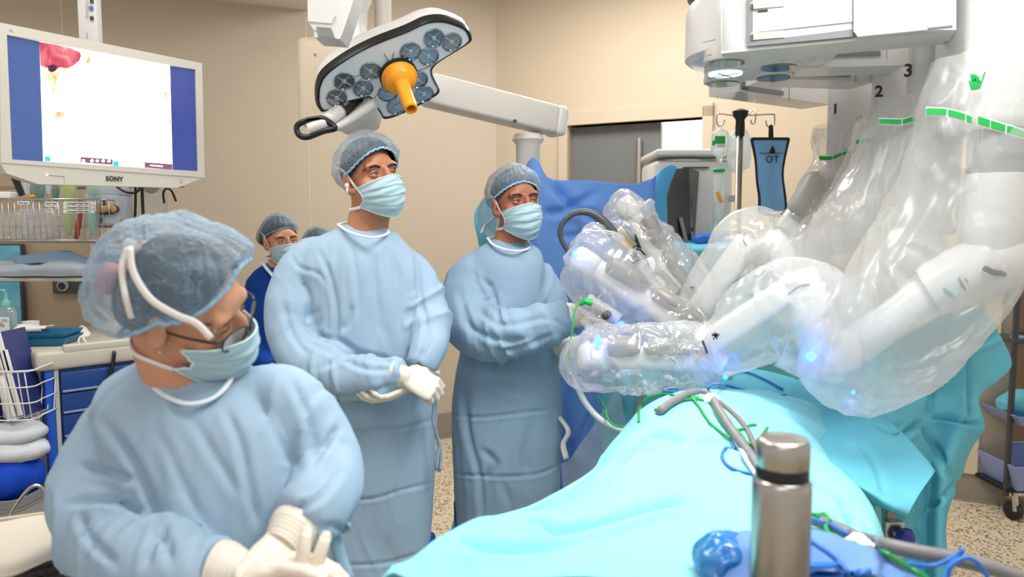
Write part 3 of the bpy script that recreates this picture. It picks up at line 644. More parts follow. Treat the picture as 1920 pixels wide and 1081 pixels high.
M_mbind = mat('mask_binding', (205, 228, 232), .8)
M_glass = film('spectacle_glass', (235, 240, 255), .10, .03, 0, 5, .25)
def dist_axis(v, pts):
    best = np.full(len(v), 1e9); s = np.zeros(len(v)); tot = 0; pts = np.asarray(pts)
    for i in range(len(pts) - 1):
        a, b = pts[i], pts[i + 1]; ab = b - a; L = (ab ** 2).sum() + 1e-12; t = np.clip(((v - a) @ ab) / L, 0, 1)
        d = np.linalg.norm(v - a - t[:, None] * ab, axis=1); k = d < best; best[k] = d[k]; s[k] = tot + t[k] * math.sqrt(L); tot += math.sqrt(L)
    return best, s
def gown(parent, Y, torso, sleeves, m, vox=.008, lines=(), seed=1, amp=.007, samp=.009, name='gown', yaw=0, extra=None, vs=1.0):
    """torso rows: (py, left px, right px, half depth m, dY)"""
    mb = MB(); rows = catmull([list(map(float, r)) for r in torso], len(torso) * 5); rs = []
    for py, l, r, hd, dY in rows:
        a = P(l, py, Y + dY); b = P(r, py, Y + dY); c = (a + b) / 2; rx = (b - a).length / 2; q = []
        for k in range(48):
            t = 2 * math.pi * k / 48; ct, st = math.cos(t), math.sin(t)
            q.append(Vector((c.x + rx * np.sign(ct) * abs(ct) ** .85, c.y + hd * np.sign(st) * abs(st) ** .9 + yaw * rx * ct, c.z)))
        rs.append(q)
    mb.rings(rs); axes = []
    for sl_ in sleeves:
        pts = [P(x, y, Y + dy) for x, y, dy, r in sl_]; rad = [r for *_, r in sl_]
        n = len(pts) * 7; ax = catmull([tuple(p) for p in pts], n); mb.tube([Vector(p) for p in ax], list(np.interp(np.linspace(0, 1, n), np.linspace(0, 1, len(rad)), rad)), 24); axes.append((ax, rad))
    if extra: extra(mb)
    me = blob(mb, vox, 5); v = gv(me); n = gn(me).copy()
    d = np.zeros(len(v)); wsum = np.zeros(len(v)); zt = v[:, 2].max()
    for ax, rad in axes:
        D, s = dist_axis(v, ax); rr = np.interp(s, np.linspace(0, s.max() + 1e-6, len(rad)), rad)
        w = np.clip(1.6 - D / (rr * 1.0), 0, 1) ** .5
        ang = v @ np.array([.7, .5, .6])
        q = np.stack([s * 17 + 2.2 * vn(v * 7, seed) + ang * 9, ang * 5, v[:, 2] * 3], 1)
        big = ridge(q, seed + 5) ** 2 - .35; fine = ridge(q * 2.3 + 7, seed + 8) - .5
        inc = .35 + .65 * np.clip(s / (s.max() * .45), 0, 1)
        d = np.where(w > wsum, (samp * big + samp * .35 * fine) * inc, d); wsum = np.maximum(w, wsum)
    q = np.stack([v[:, 0] * 11 + 2 * vn(v * 3, seed + 2), v[:, 1] * 8, v[:, 2] * 2.2 * vs], 1)
    tf = amp * (ridge(q, seed + 1) - .5) + amp * .4 * (ridge(q * 2.7, seed + 4) - .5) + amp * .8 * (fbm(v * 6, seed + 9) - .5)
    d = d * wsum + tf * (1 - wsum * .8)
    topf = np.clip((zt - v[:, 2]) / .05, 0, 1); d *= topf
    v = v + n * d[:, None]
    sv(me, v); n = gn(me).copy()
    if lines: v = crease(v, n, lines); sv(me, v)
    return link(name, me, m, parent, True)
def collar(parent, pts, r=.006, m=None, name='collar', flat=.5):
    return MB().tube(pts + [pts[0]], r, 8, sub=len(pts) * 6, cap=False, flat=flat).build(name, m or M_collar, parent, True)
def hand(parent, wrist, xd, palm, curl=(.5,) * 5, S=1.0, mirror=False, cuff=.07, m=None, spread=1.0, name='gloved_hand', cuff_to=None, thumb=(.6, .75, -.25), cr=.034, vox=.0028):
    mb = MB(); k = -1 if mirror else 1
    mb.rings([[Vector((x, (w * math.cos(a)) + o, t * math.sin(a))) for a in [2 * math.pi * q / 20 for q in range(20)]] for x, w, t, o in ((-.012, .028, .020, 0), (.01, .031, .019, 0), (.03, .038, .018, .001), (.06, .042, .017, 0), (.082, .041, .014, -.001), (.092, .037, .010, -.002))])
    mb.ell((.03, .024, -.008), (.03, .016, .015))
    B = [(.088, .029), (.092, .0095), (.089, -.010), (.082, -.028)]; Ls = [.074, .081, .075, .060]; rr = [.0092, .0094, .0090, .0080]
    for i in range(4):
        x, y = B[i]; p = Vector((x - .02, y, 0)); pts = [p, Vector((x, y, .001))]; a = 0; f = (y * 2.2) * spread
        for sgm, c in ((.46, 1), (.30, 1.15), (.24, .8)):
            a += curl[i + 1] * c; d = Vector((math.cos(a) * math.cos(f), math.cos(a) * math.sin(f), -math.sin(a))); pts.append(pts[-1] + d * Ls[i] * sgm)
        q = [pts[0]]; 
        mb.tube(pts, [rr[i] * 1.1, rr[i] * 1.08, rr[i] * 1.0, rr[i] * .93, rr[i] * .78], 12)
        mb.ell(pts[-1], (rr[i] * .8,) * 3, None, 10, 6)
        for w in pts[1:-1]: mb.ell(w, (rr[i] * 1.07,) * 3, None, 10, 6)
    t = Vector(thumb).normalized(); a = Vector((.022, .022, -.006)); b = a + t * .038; t2 = (t + Vector((.35, -.05, -curl[0] * .8))).normalized(); c = b + t2 * .032; t3 = (t2 + Vector((.2, -.1, -curl[0] * .7))).normalized(); e = c + t3 * .026
    mb.tube([a, b, c, e], [.0145, .0125, .0108, .0085], 12); mb.ell(e, (.0086,) * 3, None, 10, 6); mb.ell(c, (.0112,) * 3, None, 10, 6)
    mb.tube([(0.01, 0, 0), (-.02, 0, 0), (-.05, 0, 0)], [.025, .026, .028], 16)
    me = blob(mb, vox, 3)
    x = Vector(xd).normalized(); z = -Vector(palm); z = (z - x * z.dot(x)).normalized(); y = z.cross(x) * k
    M = (Matrix((x, y, z)).transposed()).to_4x4() @ Matrix.Scale(S, 4); M.translation = Vector(wrist); me.transform(M)
    if mirror: me.flip_normals()
    v = gv(me); n = gn(me).copy(); v += n * ((ridge(v * 40, 3) - .5) * .0012)[:, None]; sv(me, v)
    o = link(name, me, m or M_glove, parent, True)
    ct = Vector(cuff_to) if cuff_to is not None else M @ Vector((-cuff, 0, 0)); w0 = M @ Vector((.008, 0, 0)); mm = w0.lerp(ct, .5)
    mb = MB(); N = 26; pts = [w0.lerp(ct, i / N) for i in range(N + 1)]
    rad = [.027 * S + (cr * S - .027 * S) * min(1, i / N * 1.5) + 0.0006 * math.sin(i * 1.9) + .0006 * math.sin(i * 3.3) for i in range(N + 1)]
    mb.tube(pts, rad, 24, cap=False); mb.tube([pts[-1] + (pts[-1] - pts[-2]) * .1, pts[-1]], .0, 6) if False else None
    c = mb.build('glove_cuff', m or M_glove, o, True, solid=.001)
    return M
def feet(parent, x, y, z1, m=None, w=.1):
    for s in (-1, 1):
        mb = MB(); mb.tube([(x + s * w, y, z1), (x + s * w, y, .3), (x + s * w, y, .07)], [.085, .075, .065], 16, sub=8); mb.build('trouser_leg', m or M_scrub, parent, True)
        mb = MB(); mb.rings([[Vector((x + s * w + a * math.cos(t), y - .05 + b * math.sin(t), h)) for t in [2 * math.pi * k / 20 for k in range(20)]] for a, b, h in ((.045, .125, .0), (.05, .13, .012), (.05, .128, .03), (.045, .11, .055), (.035, .06, .085))]); mb.build('shoe', M_shoe, parent, True)
M_shoe = mat('theatre_clog', (220, 222, 225), .5)
M_netm = netcap('cap_gauze', (165, 192, 212), .28, 60); M_netw = netcap('cap_gauze_dense', (150, 188, 218), .26, 50)
def strap(parent, pts, r=.006, m=None, name='waist_tie', sub=20, flat=.2, up=(0, 0, 1)): return MB().tube([Vector(p) for p in pts], r, 6, sub=sub, flat=flat, up=up).build(name, m or M_gown, parent, True)
PEOPLE = 'theatre staff in gowns, caps and masks'
# ---- man in the middle
Y = 2.2; m1 = thing('person', P(710, 1400, Y) * 1, 'man in the middle in pale blue gown, hands clasped, white earbud in his ear', 'person', PEOPLE); m1.location.z = 0
nk = P(686, 462, Y + .02)
HM = head(m1, 694, 337, Y, 42, -6, -7, .94, M_skin, nk, M_hair, M_netm, (1.12, 1.08, 1.06), (26, -10, -40), seed=3, brow=.95, coff=-.013, neck_r=.064, gaze=.15)
M1lines = [([(640,620),(655,600),(662,570)],6,.006),([(600,470),(622,530),(632,600),(628,640)],5,.008),([(545,475),(560,500),(600,515),(615,540)],4,.004),([(600,690),(660,665),(700,668),(745,680)],6,.007),([(575,640),(620,660),(680,690),(740,692)],5,.006),([(560,600),(600,630),(640,640),(680,668)],6,.007),([(590,730),(640,745),(700,735),(735,720)],5,.006),
 ([(790,560),(800,610),(795,650),(782,690)],5,.008),([(780,470),(785,530),(792,600)],5,.006),([(815,600),(805,640),(790,668)],4,.005),([(655,440),(668,520),(674,620)],6,.004),([(735,470),(745,540),(750,640)],7,.004),([(700,480),(705,560),(710,640)],7,.003),
 ([(630,810),(700,806),(760,800),(812,788)],3,.006),([(630,938),(700,934),(750,920),(810,905)],3,.006),([(640,1060),(720,1055),(790,1035)],3,.005),([(748,800),(742,900),(730,1000),(715,1060)],3,.003),([(560,520),(580,560),(575,610)],6,.005),([(530,560),(545,620),(575,665)],6,.006)]
gown(m1, Y, [(420,644,718,.045,.02),(430,630,732,.06,.02),(446,598,752,.08,.02),(468,566,776,.10,.02),(510,552,796,.12,.02),(600,572,806,.13,.02),(700,575,808,.135,.02),(780,580,812,.135,.02),(900,582,811,.14,.02),(1060,582,808,.14,.02),(1180,580,808,.14,.02)],
 [[(645,482,.02,.050),(600,484,.02,.064),(568,510,.01,.076),(552,560,-.01,.078),(552,620,-.04,.078),(574,672,-.09,.072),(625,702,-.14,.066),(685,708,-.175,.058),(732,704,-.19,.048),(756,702,-.2,.042)],
  [(715,488,.02,.045),(755,496,.02,.058),(782,528,.02,.062),(797,575,.0,.062),(808,620,-.05,.059),(803,656,-.11,.052),(788,688,-.14,.042)]], M_gown, lines=M1lines, seed=11, amp=.011, samp=.019, vox=.0065)
collar(m1, [P(x, y, Y + d) for x, y, d in ((634,420,.0),(650,432,-.06),(684,443,-.095),(712,443,-.085),(728,434,-.02),(712,420,.06),(668,414,.07))], .0055)
hand(m1, P(760, 704, Y - .205), P(800, 722, Y - .20) - P(760, 704, Y - .205), (-.25, .75, -.6), (.5, .85, .9, .95, 1.0), .96, cuff_to=P(750, 706, Y - .198), cr=.034)
hand(m1, P(775, 718, Y - .165), P(712, 748, Y - .20) - P(772, 716, Y - .16), (.1, .3, .9), (.4, .35, .38, .4, .45), .95, mirror=False, cuff_to=P(790, 702, Y - .14), cr=.042)
ear = HM @ Vector((-.088, -.006, -.012)); mb = MB(); mb.ell(ear, (.007, .007, .008)); mb.tube([ear, ear + Vector((.002, -.006, -.022))], .0036, 10); mb.build('earbud', M_white, m1, True)
strap(m1, [P(806, 735, Y - .12), P(814, 760, Y - .1), P(812, 790, Y - .1), P(822, 830, Y - .09), P(818, 882, Y - .09)]); strap(m1, [P(806, 735, Y - .12), P(818, 755, Y - .1), P(816, 800, Y - .1), P(826, 845, Y - .09), P(824, 884, Y - .09)])
feet(m1, P(697, 700, Y).x, Y + .02, .5)
# ---- man at the right, reaching to the robot
Y = 2.5; m2 = thing('person', P(950, 1400, Y) * 1, 'man reaching his gloved hands to the robot arms, pale blue gown', 'person', PEOPLE); m2.location.z = 0
nk = P(950, 480, Y + .01)
head(m2, 967, 384, Y, 24, -3, -3, .93, M_skin2, nk, M_hairg, M_netm, (1.10, 1.04, 1.03), (22, -8, -38), seed=8, brow=.8, tie_up=False, neck_r=.060, gaze=.25)
MB().ell(P(922, 404, Y + .09), (.05, .055, .075)).build('cap_pouch', M_netm, m2, True)
strap(m2, [P(926, 408, Y + .01), P(912, 420, Y + .05), P(902, 438, Y + .05)], .009, M_tie, 'loose_tie', 8)
M2lines = [([(905,520),(925,550),(935,600)],5,.009),([(870,600),(900,625),(950,640),(1000,632)],6,.008),([(880,560),(920,600),(960,608),(1040,588)],6,.007),([(930,660),(980,650),(1040,625)],5,.006),([(1010,600),(1040,600),(1060,615)],4,.004),([(860,540),(875,600),(900,650)],7,.006),
 ([(848,778),(900,782),(960,776),(1050,765)],3,.006),([(852,888),(920,893),(1000,890),(1050,872)],3,.006),([(870,740),(880,820),(900,900),(905,1000)],6,.007),([(890,680),(940,720),(990,740)],8,.005),([(1000,780),(985,850),(990,890)],9,.007),([(940,900),(960,960),(950,1000)],8,.006),([(905,900),(930,870),(900,840)],7,.006)]
gown(m2, Y, [(448,922,980,.045,.01),(458,908,996,.06,.01),(472,888,1012,.085,.01),(500,875,1022,.11,.01),(560,872,1030,.125,.01),(640,868,1040,.13,.01),(720,854,1048,.135,.01),(800,850,1051,.14,.01),(900,852,1050,.14,.01),(1000,856,1046,.14,.01),(1070,858,1044,.14,.01)],
 [[(935,500,.0,.05),(900,505,.0,.066),(876,545,-.02,.080),(882,600,-.08,.086),(925,628,-.17,.082),(985,620,-.22,.072),(1040,604,-.24,.058),(1066,594,-.245,.045)],
  [(975,510,.02,.045),(1005,520,.02,.056),(1026,565,.0,.06),(1040,612,-.02,.058),(1050,640,-.06,.05),(1062,650,-.09,.04)]], M_gown2, lines=M2lines, seed=23, amp=.012, samp=.019, vox=.0065)
collar(m2, [P(x, y, Y + d) for x, y, d in ((914,446,.0),(926,459,-.065),(953,468,-.10),(980,469,-.09),(994,460,-.02),(978,444,.06),(938,444,.07))], .005)
hand(m2, P(1090, 594, Y - .25), P(1150, 612, Y - .27) - P(1090, 594, Y - .25), (.15, .1, -1), (.3, .7, .75, .8, .85), .95, mirror=True, cuff_to=P(1060, 592, Y - .24), cr=.043)
hand(m2, P(1068, 652, Y - .13), P(1110, 650, Y - .2) - P(1068, 652, Y - .13), (.1, .8, -.4), (.3, .5, .6, .6, .6), .93, cuff_to=P(1056, 648, Y - .09), cr=.042)
strap(m2, [P(1048, 780, Y - .05), P(1066, 808, Y - .08), P(1056, 832, Y - .08), P(1062, 860, Y - .08)], .012, M_tie, 'belt_card', 14)
feet(m2, P(950, 700, Y).x, Y + .02, .5)
# ---- nurse behind
Y = 3.5; m3 = thing('person', P(520, 900, Y) * 1, 'masked nurse in royal blue scrubs looking out from behind the middle man', 'person', PEOPLE); m3.location.z = 0
head(m3, 527, 452, Y, 38, 4, -4, .92, M_skin3, P(515, 520, Y), M_hair, M_netw, (1.0, 1.03, .98), (22, -2, -36), seed=5, brow=.8, gaze=.3, neck_r=.05, bun=(-.02, .05, -.03))
M3g = gown(m3, Y, [(492,500,530,.04,.02),(500,488,545,.06,.02),(512,474,560,.08,.02),(540,462,572,.1,.02),(640,462,575,.12,.02),(800,455,585,.13,.02),(1000,455,590,.13,.02),(1150,460,585,.13,.02)],
 [[(484,530,.0,.055),(470,590,-.02,.055),(475,660,-.06,.05),(510,690,-.14,.045)], [(555,530,.0,.055),(572,590,-.02,.055),(570,660,-.06,.05),(540,690,-.14,.045)]], M_scrub, seed=31, name='scrub_gown', amp=.008, vox=.011)
MB().tube([P(492, 492, Y - .08), P(506, 510, Y - .1), P(520, 522, Y - .1), P(536, 512, Y - .1)], .011, 8, sub=12, flat=.4).build('collar', M_collar, m3, True)
for q, mr in (((512, 696), False), ((540, 696), True)): hand(m3, P(*q, Y - .15), (.3 if not mr else -.3, -.1, -.5), (0, 1, 0), (.3,) * 5, .85, mirror=mr, m=M_skin3, name='hand', cr=.026, cuff=.03)
feet(m3, P(520, 700, Y).x, Y + .02, .45)
# ---- another colleague, only the crown of the cap shows
Y = 3.9; m4 = thing('person', P(600, 900, Y) * 1, 'colleague almost hidden behind the middle man, only the grey cap crown showing', 'person', PEOPLE); m4.location.z = 0
head(m4, 598, 470, Y, 20, 4, 0, .9, M_skin3, P(600, 530, Y), M_hair, M_netw, seed=6, neck_r=.05)
gown(m4, Y, [(508,575,622,.04,.02),(520,560,640,.08,.02),(560,545,655,.1,.02),(700,545,655,.12,.02),(900,540,660,.13,.02),(1060,545,655,.13,.02)], [[(562,540,.0,.055),(552,600,-.02,.055),(560,660,-.06,.05),(590,690,-.12,.04)], [(640,540,.0,.055),(648,600,-.02,.055),(640,660,-.06,.05),(610,690,-.12,.04)]], M_scrub, seed=37, name='scrub_gown', vox=.012)
for q, mr in (((592, 692), False), ((610, 692), True)): hand(m4, P(*q, Y - .13), (.3 if not mr else -.3, -.1, -.5), (0, 1, 0), (.3,) * 5, .85, mirror=mr, m=M_skin3, name='hand', cr=.026, cuff=.03)
feet(m4, P(600, 700, Y).x, Y + .02, .45)
# ---- woman in the foreground
Y = 1.2; w = thing('person', P(370, 1700, Y) * 1, 'woman in the foreground in glasses and large blue cap, looking down to the right', 'person', PEOPLE); w.location.z = 0
HW = head(w, 346, 574, Y - .03, 84, 20, 0, .925, M_skin3, P(345, 745, Y + .03), M_hair, M_netw, (1.27, 1.32, 1.19), (46, 0, -50), bun=(-.005, .025, -.045), seed=4, brow=.55, glasses=True, neck_r=.064, puff=.018, tilt=27, coff=-.010, tie_up=None)
Wl = [([(188,785),(240,850),(280,930),(310,1010),(318,1060)],9,.010),([(150,870),(200,885),(262,902)],8,.008),([(130,945),(190,935),(250,950),(290,975)],8,.009),([(310,980),(290,1010),(270,1060)],8,.009),([(150,960),(170,1010),(220,1060)],9,.007),
 ([(420,760),(450,830),(470,920),(490,1000)],9,.007),([(480,740),(520,820),(560,880)],9,.004),([(350,770),(400,850),(450,930)],10,.004),([(540,700),(580,790),(590,880)],8,.005),([(590,860),(620,820),(635,800)],7,.007),([(545,960),(600,930),(635,880)],8,.008),([(560,930),(600,900),(630,850)],6,.006),([(250,700),(200,740),(170,790),(150,860)],4,.003),([(560,1000),(620,985),(650,1000)],6,.006),([(300,810),(340,900),(380,980)],9,.004)]
gown(w, Y, [(655,292,400,.05,.05),(680,258,440,.07,.05),(705,212,490,.085,.05),(735,190,530,.10,.04),(780,190,572,.115,.03),(860,205,590,.13,.02),(960,210,590,.14,.01),(1060,205,600,.145,.0),(1200,195,620,.15,.0),(1450,160,640,.16,.0),(1700,160,640,.16,.0)],
 [[(290,775,.03,.045),(238,785,.03,.058),(202,860,.01,.070),(194,940,-.03,.076),(224,1020,-.09,.076),(290,1060,-.15,.068),(360,1075,-.19,.056),(410,1068,-.2,.042)],
  [(455,740,.03,.045),(520,745,.03,.056),(572,800,.02,.058),(605,870,.0,.056),(608,920,-.05,.052),(588,955,-.10,.047),(562,978,-.13,.040)]], M_gown, vox=.006, lines=Wl, seed=41, amp=.010, samp=.018)
collar(w, [P(x, y, Y + d) for x, y, d in ((262,668,.05),(276,705,-.01),(305,738,-.05),(352,756,-.07),(400,745,-.055),(432,712,-.02),(440,680,.05),(400,655,.12),(310,650,.13))], .0055)
hand(w, P(455, 1078, Y - .205), P(525, 1062, Y - .22) - P(455, 1078, Y - .205), (.2, -.2, -1), (.3, .25, .3, .3, .35), .98, mirror=True, cuff_to=P(405, 1066, Y - .2), cr=.040)
hand(w, P(530, 1018, Y - .16), P(508, 1060, Y - .2) - P(530, 1018, Y - .16), (-.5, .6, -.6), (.2, .5, .5, .5, .55), .95, cuff_to=P(560, 980, Y - .13), cr=.040)
for a_, b_, c_ in (((556,1100),(568,1040),(574,996)), ((580,1100),(596,1050),(611,1006))):
    mb = MB(); mb.tube([P(*a_, Y - .24), P(*b_, Y - .245), P(*c_, Y - .235)], [.0115, .0098, .0078], 12, sub=8); mb.ell(P(*c_, Y - .235), (.0078,) * 3, None, 10, 6)
    mb.build('glove_finger', M_glove, w, True)
cw_ = [o for o in w.children if o.name.startswith('bouffant_cap')][0]; cbv = BVHTree.FromPolygons([v.co + w.location for v in cw_.data.vertices], [tuple(p.vertices) for p in cw_.data.polygons])
def oncap(pts, r):
    O = Vector((0, 0, CZ)); out = []; last = Y - .12
    for x, y in catmull(pts, 26):
        d = P(x, y, 1.0) - O; h = cbv.ray_cast(O, d.normalized()); t = h[0].y - r if h[0] is not None else last; last = t; out.append(t)
    out = list(np.convolve(np.pad(out, 2, mode='edge'), np.ones(5) / 5, 'valid')); return [O + (P(x, y, 1.0) - O) * (t - r * .5) for (x, y), t in zip(catmull(pts, 26), out)]
for pts, r_ in (([(243,462),(250,510),(282,560),(330,590),(368,606),(396,634)], .0052), ([(240,465),(228,500),(234,550),(246,596)], .0045)): MB().tube(oncap(pts, r_), r_, 8, flat=.35, up=(0, -1, 0)).build('mask_tie', M_tie, w, True)
MB().ell(P(243, 462, Y - .10), (.010, .010, .013)).build('mask_tie_knot', M_tie, w, True)
MB().tube([P(212, 505, Y - .06), P(205, 520, Y - .07), P(200, 536, Y - .06)], .017, 12, sub=8).build('hair_clip', mat('pink_clip', (205, 150, 160), .6), w, True)
MB().ell(HW @ Vector((-.084, -.004, -.036)), (.003,) * 3).build('earring', M_steel, w, True)
strap(w, [P(610, 985, Y - .05), P(635, 975, Y - .08), P(655, 984, Y - .08), P(640, 992, Y - .08)], .009, M_gown, 'waist_tie', 14, .35); strap(w, [P(612, 985, Y - .05), P(628, 1010, Y - .08), P(640, 1050, Y - .08), P(655, 1090, Y - .08)], .012, M_gown, 'waist_tie', 14, .3)
feet(w, P(400, 700, Y).x, Y + .02, .6)
# ================================================================ screens and machines at the back
def ctrl(rows): return [[P(*q) for q in r] for r in rows]
M_bluesh = cloth('blue_sheet', (122, 168, 230), .3, .35)
sc1 = sheet('sterile_screen_drape', ctrl([
 [(985,318,2.74),(1003,296,2.70),(1030,334,2.72),(1105,338,2.76),(1180,345,2.8),(1212,338,2.8),(1232,328,2.82)],
 [(975,380,2.73),(1003,376,2.69),(1040,395,2.71),(1110,405,2.76),(1180,410,2.8),(1210,405,2.8),(1222,400,2.82)],
 [(970,520,2.74),(1003,520,2.70),(1050,520,2.73),(1110,530,2.76),(1180,540,2.8),(1206,540,2.8),(1222,530,2.82)],
 [(970,740,2.76),(1003,740,2.72),(1050,740,2.76),(1100,740,2.74),(1165,750,2.8),(1210,750,2.78),(1238,750,2.82)],
 [(970,940,2.78),(1003,940,2.72),(1050,940,2.78),(1090,940,2.74),(1140,940,2.8),(1200,940,2.78),(1238,940,2.82)],
 [(970,1130,2.8),(1003,1130,2.74),(1050,1130,2.8),(1090,1130,2.74),(1140,1130,2.8),(1200,1130,2.78),(1238,1130,2.82)]]),
 110, 90, M_bluesh, amp=.008, fr=(8, 8, 3.5), seed=3, lines=[([(1035,345),(1090,395),(1180,430)],9,.02),([(1020,400),(1060,395),(1120,360)],8,.015),([(1040,445),(1120,440),(1200,455)],6,.012),([(1090,380),(1095,500),(1100,620)],5,.01),([(1045,560),(1065,620),(1060,740)],8,.014),([(1050,855),(1090,820),(1120,760)],9,.02),([(1040,600),(1100,560),(1180,580)],6,.01)], noise2=.006)
tag(sc1, 'blue sterile drape hung as a screen behind the reaching man', 'drape')
sc2 = sheet('cyan_drape', ctrl([
 [(935,352,2.79),(960,338,2.8),(1000,342,2.83)], [(890,398,2.78),(930,400,2.8),(1000,400,2.83)], [(900,480,2.78),(935,480,2.8),(1000,480,2.83)], [(905,620,2.8),(940,620,2.8),(1000,620,2.83)], [(900,800,2.82),(950,800,2.8),(1000,800,2.83)], [(870,1000,2.84),(950,1000,2.82),(1000,1000,2.83)], [(838,1090,2.85),(930,1090,2.84),(1000,1100,2.83)]]), 50, 24, M_cyan2, seed=5, amp=.006)
tag(sc2, 'cyan drape showing behind the head of the reaching man', 'drape')
fl = sheet('cyan_drape', ctrl([[(858,840,2.95),(885,840,2.95)], [(852,930,2.92),(885,930,2.95)], [(846,990,2.88),(885,990,2.95)], [(812,1038,2.78),(885,1048,2.85)]]), 20, 8, M_cyan2, seed=6, amp=.003)
tag(fl, 'narrow cyan drape end trailing on the terrazzo between the two standing men', 'drape')
sc3 = sheet('cyan_drape', ctrl([
 [(1222,338,2.94),(1240,318,2.92),(1256,308,2.95),(1268,312,3.0)], [(1190,400,2.93),(1215,380,2.89),(1242,370,2.93),(1250,370,3.0)], [(1205,470,2.92),(1225,460,2.88),(1242,455,2.93),(1250,460,3.0)], [(1210,600,2.92),(1225,600,2.88),(1242,600,2.93),(1252,600,3.0)], [(1200,1000,2.92),(1225,1000,2.88),(1250,1000,2.93),(1270,1000,3.0)]]), 50, 26, cloth('sky_drape', (95, 182, 232), .3), seed=7, amp=.004)
tag(sc3, 'sky blue drape falling beside the dark smoked cover', 'drape')
# white anaesthesia machine
am = thing('anaesthesia_machine', P(1300, 1000, 3.3), 'white medical machine with dark smoked cover beside the grey door', 'machine'); am.location.z = 0
a = P(1228, 300, 3.25); b = P(1372, 455, 3.25)
wb('cabinet', ((a.x + b.x) / 2, 3.42, (a.z + b.z) / 2), (b.x - a.x, .34, a.z - b.z), M_white, am, bev=.02)
wb('base_cabinet', ((a.x + b.x) / 2, 3.45, (b.z - .02) / 2), (b.x - a.x - .04, .4, b.z - .02), M_white2, am, bev=.02)
wb('top_shelf', ((a.x + b.x) / 2 + .02, 3.42, a.z + .03), (b.x - a.x + .04, .4, .03), M_white, am, bev=.01)
wb('slot', P(1305, 314, 3.24), (.11, .01, .006), M_dgrey, am, bev=.001)
M_smoke = film('smoked_cover', (50, 52, 58), .78, .12, .1, 6, .2)
f = [P(1248,318,3.12), P(1292,314,3.12), P(1296,450,3.12), P(1252,438,3.12)]; g = [P(1265,318,3.23), P(1311,322,3.23), P(1302,452,3.23), P(1262,440,3.23)]
mb = MB(); mb.hexa(f, g); mb.build('smoked_cover', M_smoke, am)
wb('dark_core', P(1280, 385, 3.2), (.08, .05, .24), M_dgrey, am, bev=.01)
for x, y, w_, h_ in ((1288, 350, .03, .05), (1290, 380, .03, .02), (1286, 430, .06, .015)): wb('control_block', P(x, y, 3.165), (w_, .01, h_), M_black, am, bev=.002)
for x in (1262, 1274, 1286, 1298): MB().tube([P(x, 436, 3.13), P(x + 2, 448, 3.13)], .004, 6).build('connector', M_lgrey, am)
MB().tube([P(1276, 408, 3.1), P(1284, 440, 3.08), P(1292, 475, 3.06)], .008, 8, sub=8).build('gas_hose', M_grey, am, True)
wb('label_plate', P(1377, 372, 3.23), (.055, .004, .028), M_lgrey, am, bev=.001)
tb = thing('suction_tube', P(1345, 460, 3.1), 'upright clear cylinder with orange clip in front of the white machine', 'cylinder'); tb.location.z = 0
MB().lathe([(.022, P(0,455,3.1).z), (.022, P(0,330,3.1).z), (.012, P(0,318,3.1).z)], (P(1347,390,3.1).x, 3.1, 0), (0,0,1), 20).build('clear_tube', film('tube_clear', (225, 240, 235), .35, .1, 0, 5, .4), tb, True)
MB().lathe([(.024, P(0,322,3.1).z), (.024, P(0,316,3.1).z)], (P(1347,390,3.1).x, 3.1, 0), (0,0,1), 20).build('green_ring', M_green, tb, True)
wb('orange_clip', P(1349, 369, 3.07), (.014, .008, .05), M_orange, tb, Matrix.Rotation(R(-22), 3, 'Y'), .002)
MB().lathe([(.02, 0), (.02, P(0,455,3.1).z), (.05, P(0,455,3.1).z)][:2], (P(1347,390,3.1).x, 3.1, 0), (0,0,1), 14).build('stand', M_steel2, tb, True)
# table behind with sterile packs
bt = thing('instrument_table', P(1270, 1000, 3.0), 'back table with cyan cover in front of the white machine', 'table'); bt.location.z = 0
G = sheet('cover', ctrl([[(1236,452,3.15),(1290,450,3.2),(1345,450,3.2),(1400,452,3.2)], [(1232,462,2.95),(1290,462,2.95),(1345,458,2.95),(1410,458,2.95)], [(1228,500,2.93),(1290,505,2.92),(1345,500,2.93),(1415,500,2.93)], [(1225,640,2.92),(1290,640,2.9),(1345,640,2.92),(1420,640,2.92)], [(1225,900,2.92),(1290,900,2.9),(1345,900,2.92),(1420,900,2.92)]]), 50, 30, M_cyan2, bt, seed=9, amp=.006)
for x in (1250, 1390): wb('leg', (P(x, 700, 3.08).x, 3.08, .65), (.03, .03, 1.3), M_steel2, bt)
wb('table_top', (P(1320, 700, 3.06).x, 3.07, 1.345), (.40, .2, .03), M_steel2, bt)
for i, (x, y, r_) in enumerate(((1322, 448, .03), (1340, 446, .028), (1310, 452, .02))):
    mb = MB(); mb.ell(P(x, y, 3.02 + .03 * i), (r_ * 1.6, r_, r_ * .8)); me = blob(mb, .006, 1); v = gv(me); n = gn(me).copy(); v += n * ((ridge(v * 45, i) - .5) * .01)[:, None]; sv(me, v)
    o = link('sterile_pack', me, M_blue, None, True); tag(o, 'crumpled blue sterile pack on the cyan back table, %s' % ('leftmost in front', 'rightmost', 'lying between the others')[(1, 2, 0)[i] if False else i and (3 - i) or 0] if False else ['crumpled blue sterile pack on the cyan back table, middle of three', 'crumpled blue sterile pack on the cyan back table, rightmost of three', 'crumpled blue sterile pack on the cyan back table, leftmost of three'][i], 'pack', 'blue packs on the back table')
mb = MB(); mb.lathe([(.014, 0), (.015, .035), (.008, .045), (.008, .06)], P(1256, 455, 2.99), (0, 0, 1), 16); o = mb.build('brown_bottle', mat('amber_glass', (110, 62, 40), .15), smooth=True); tag(o, 'small amber bottle at the left end of the back table', 'bottle')
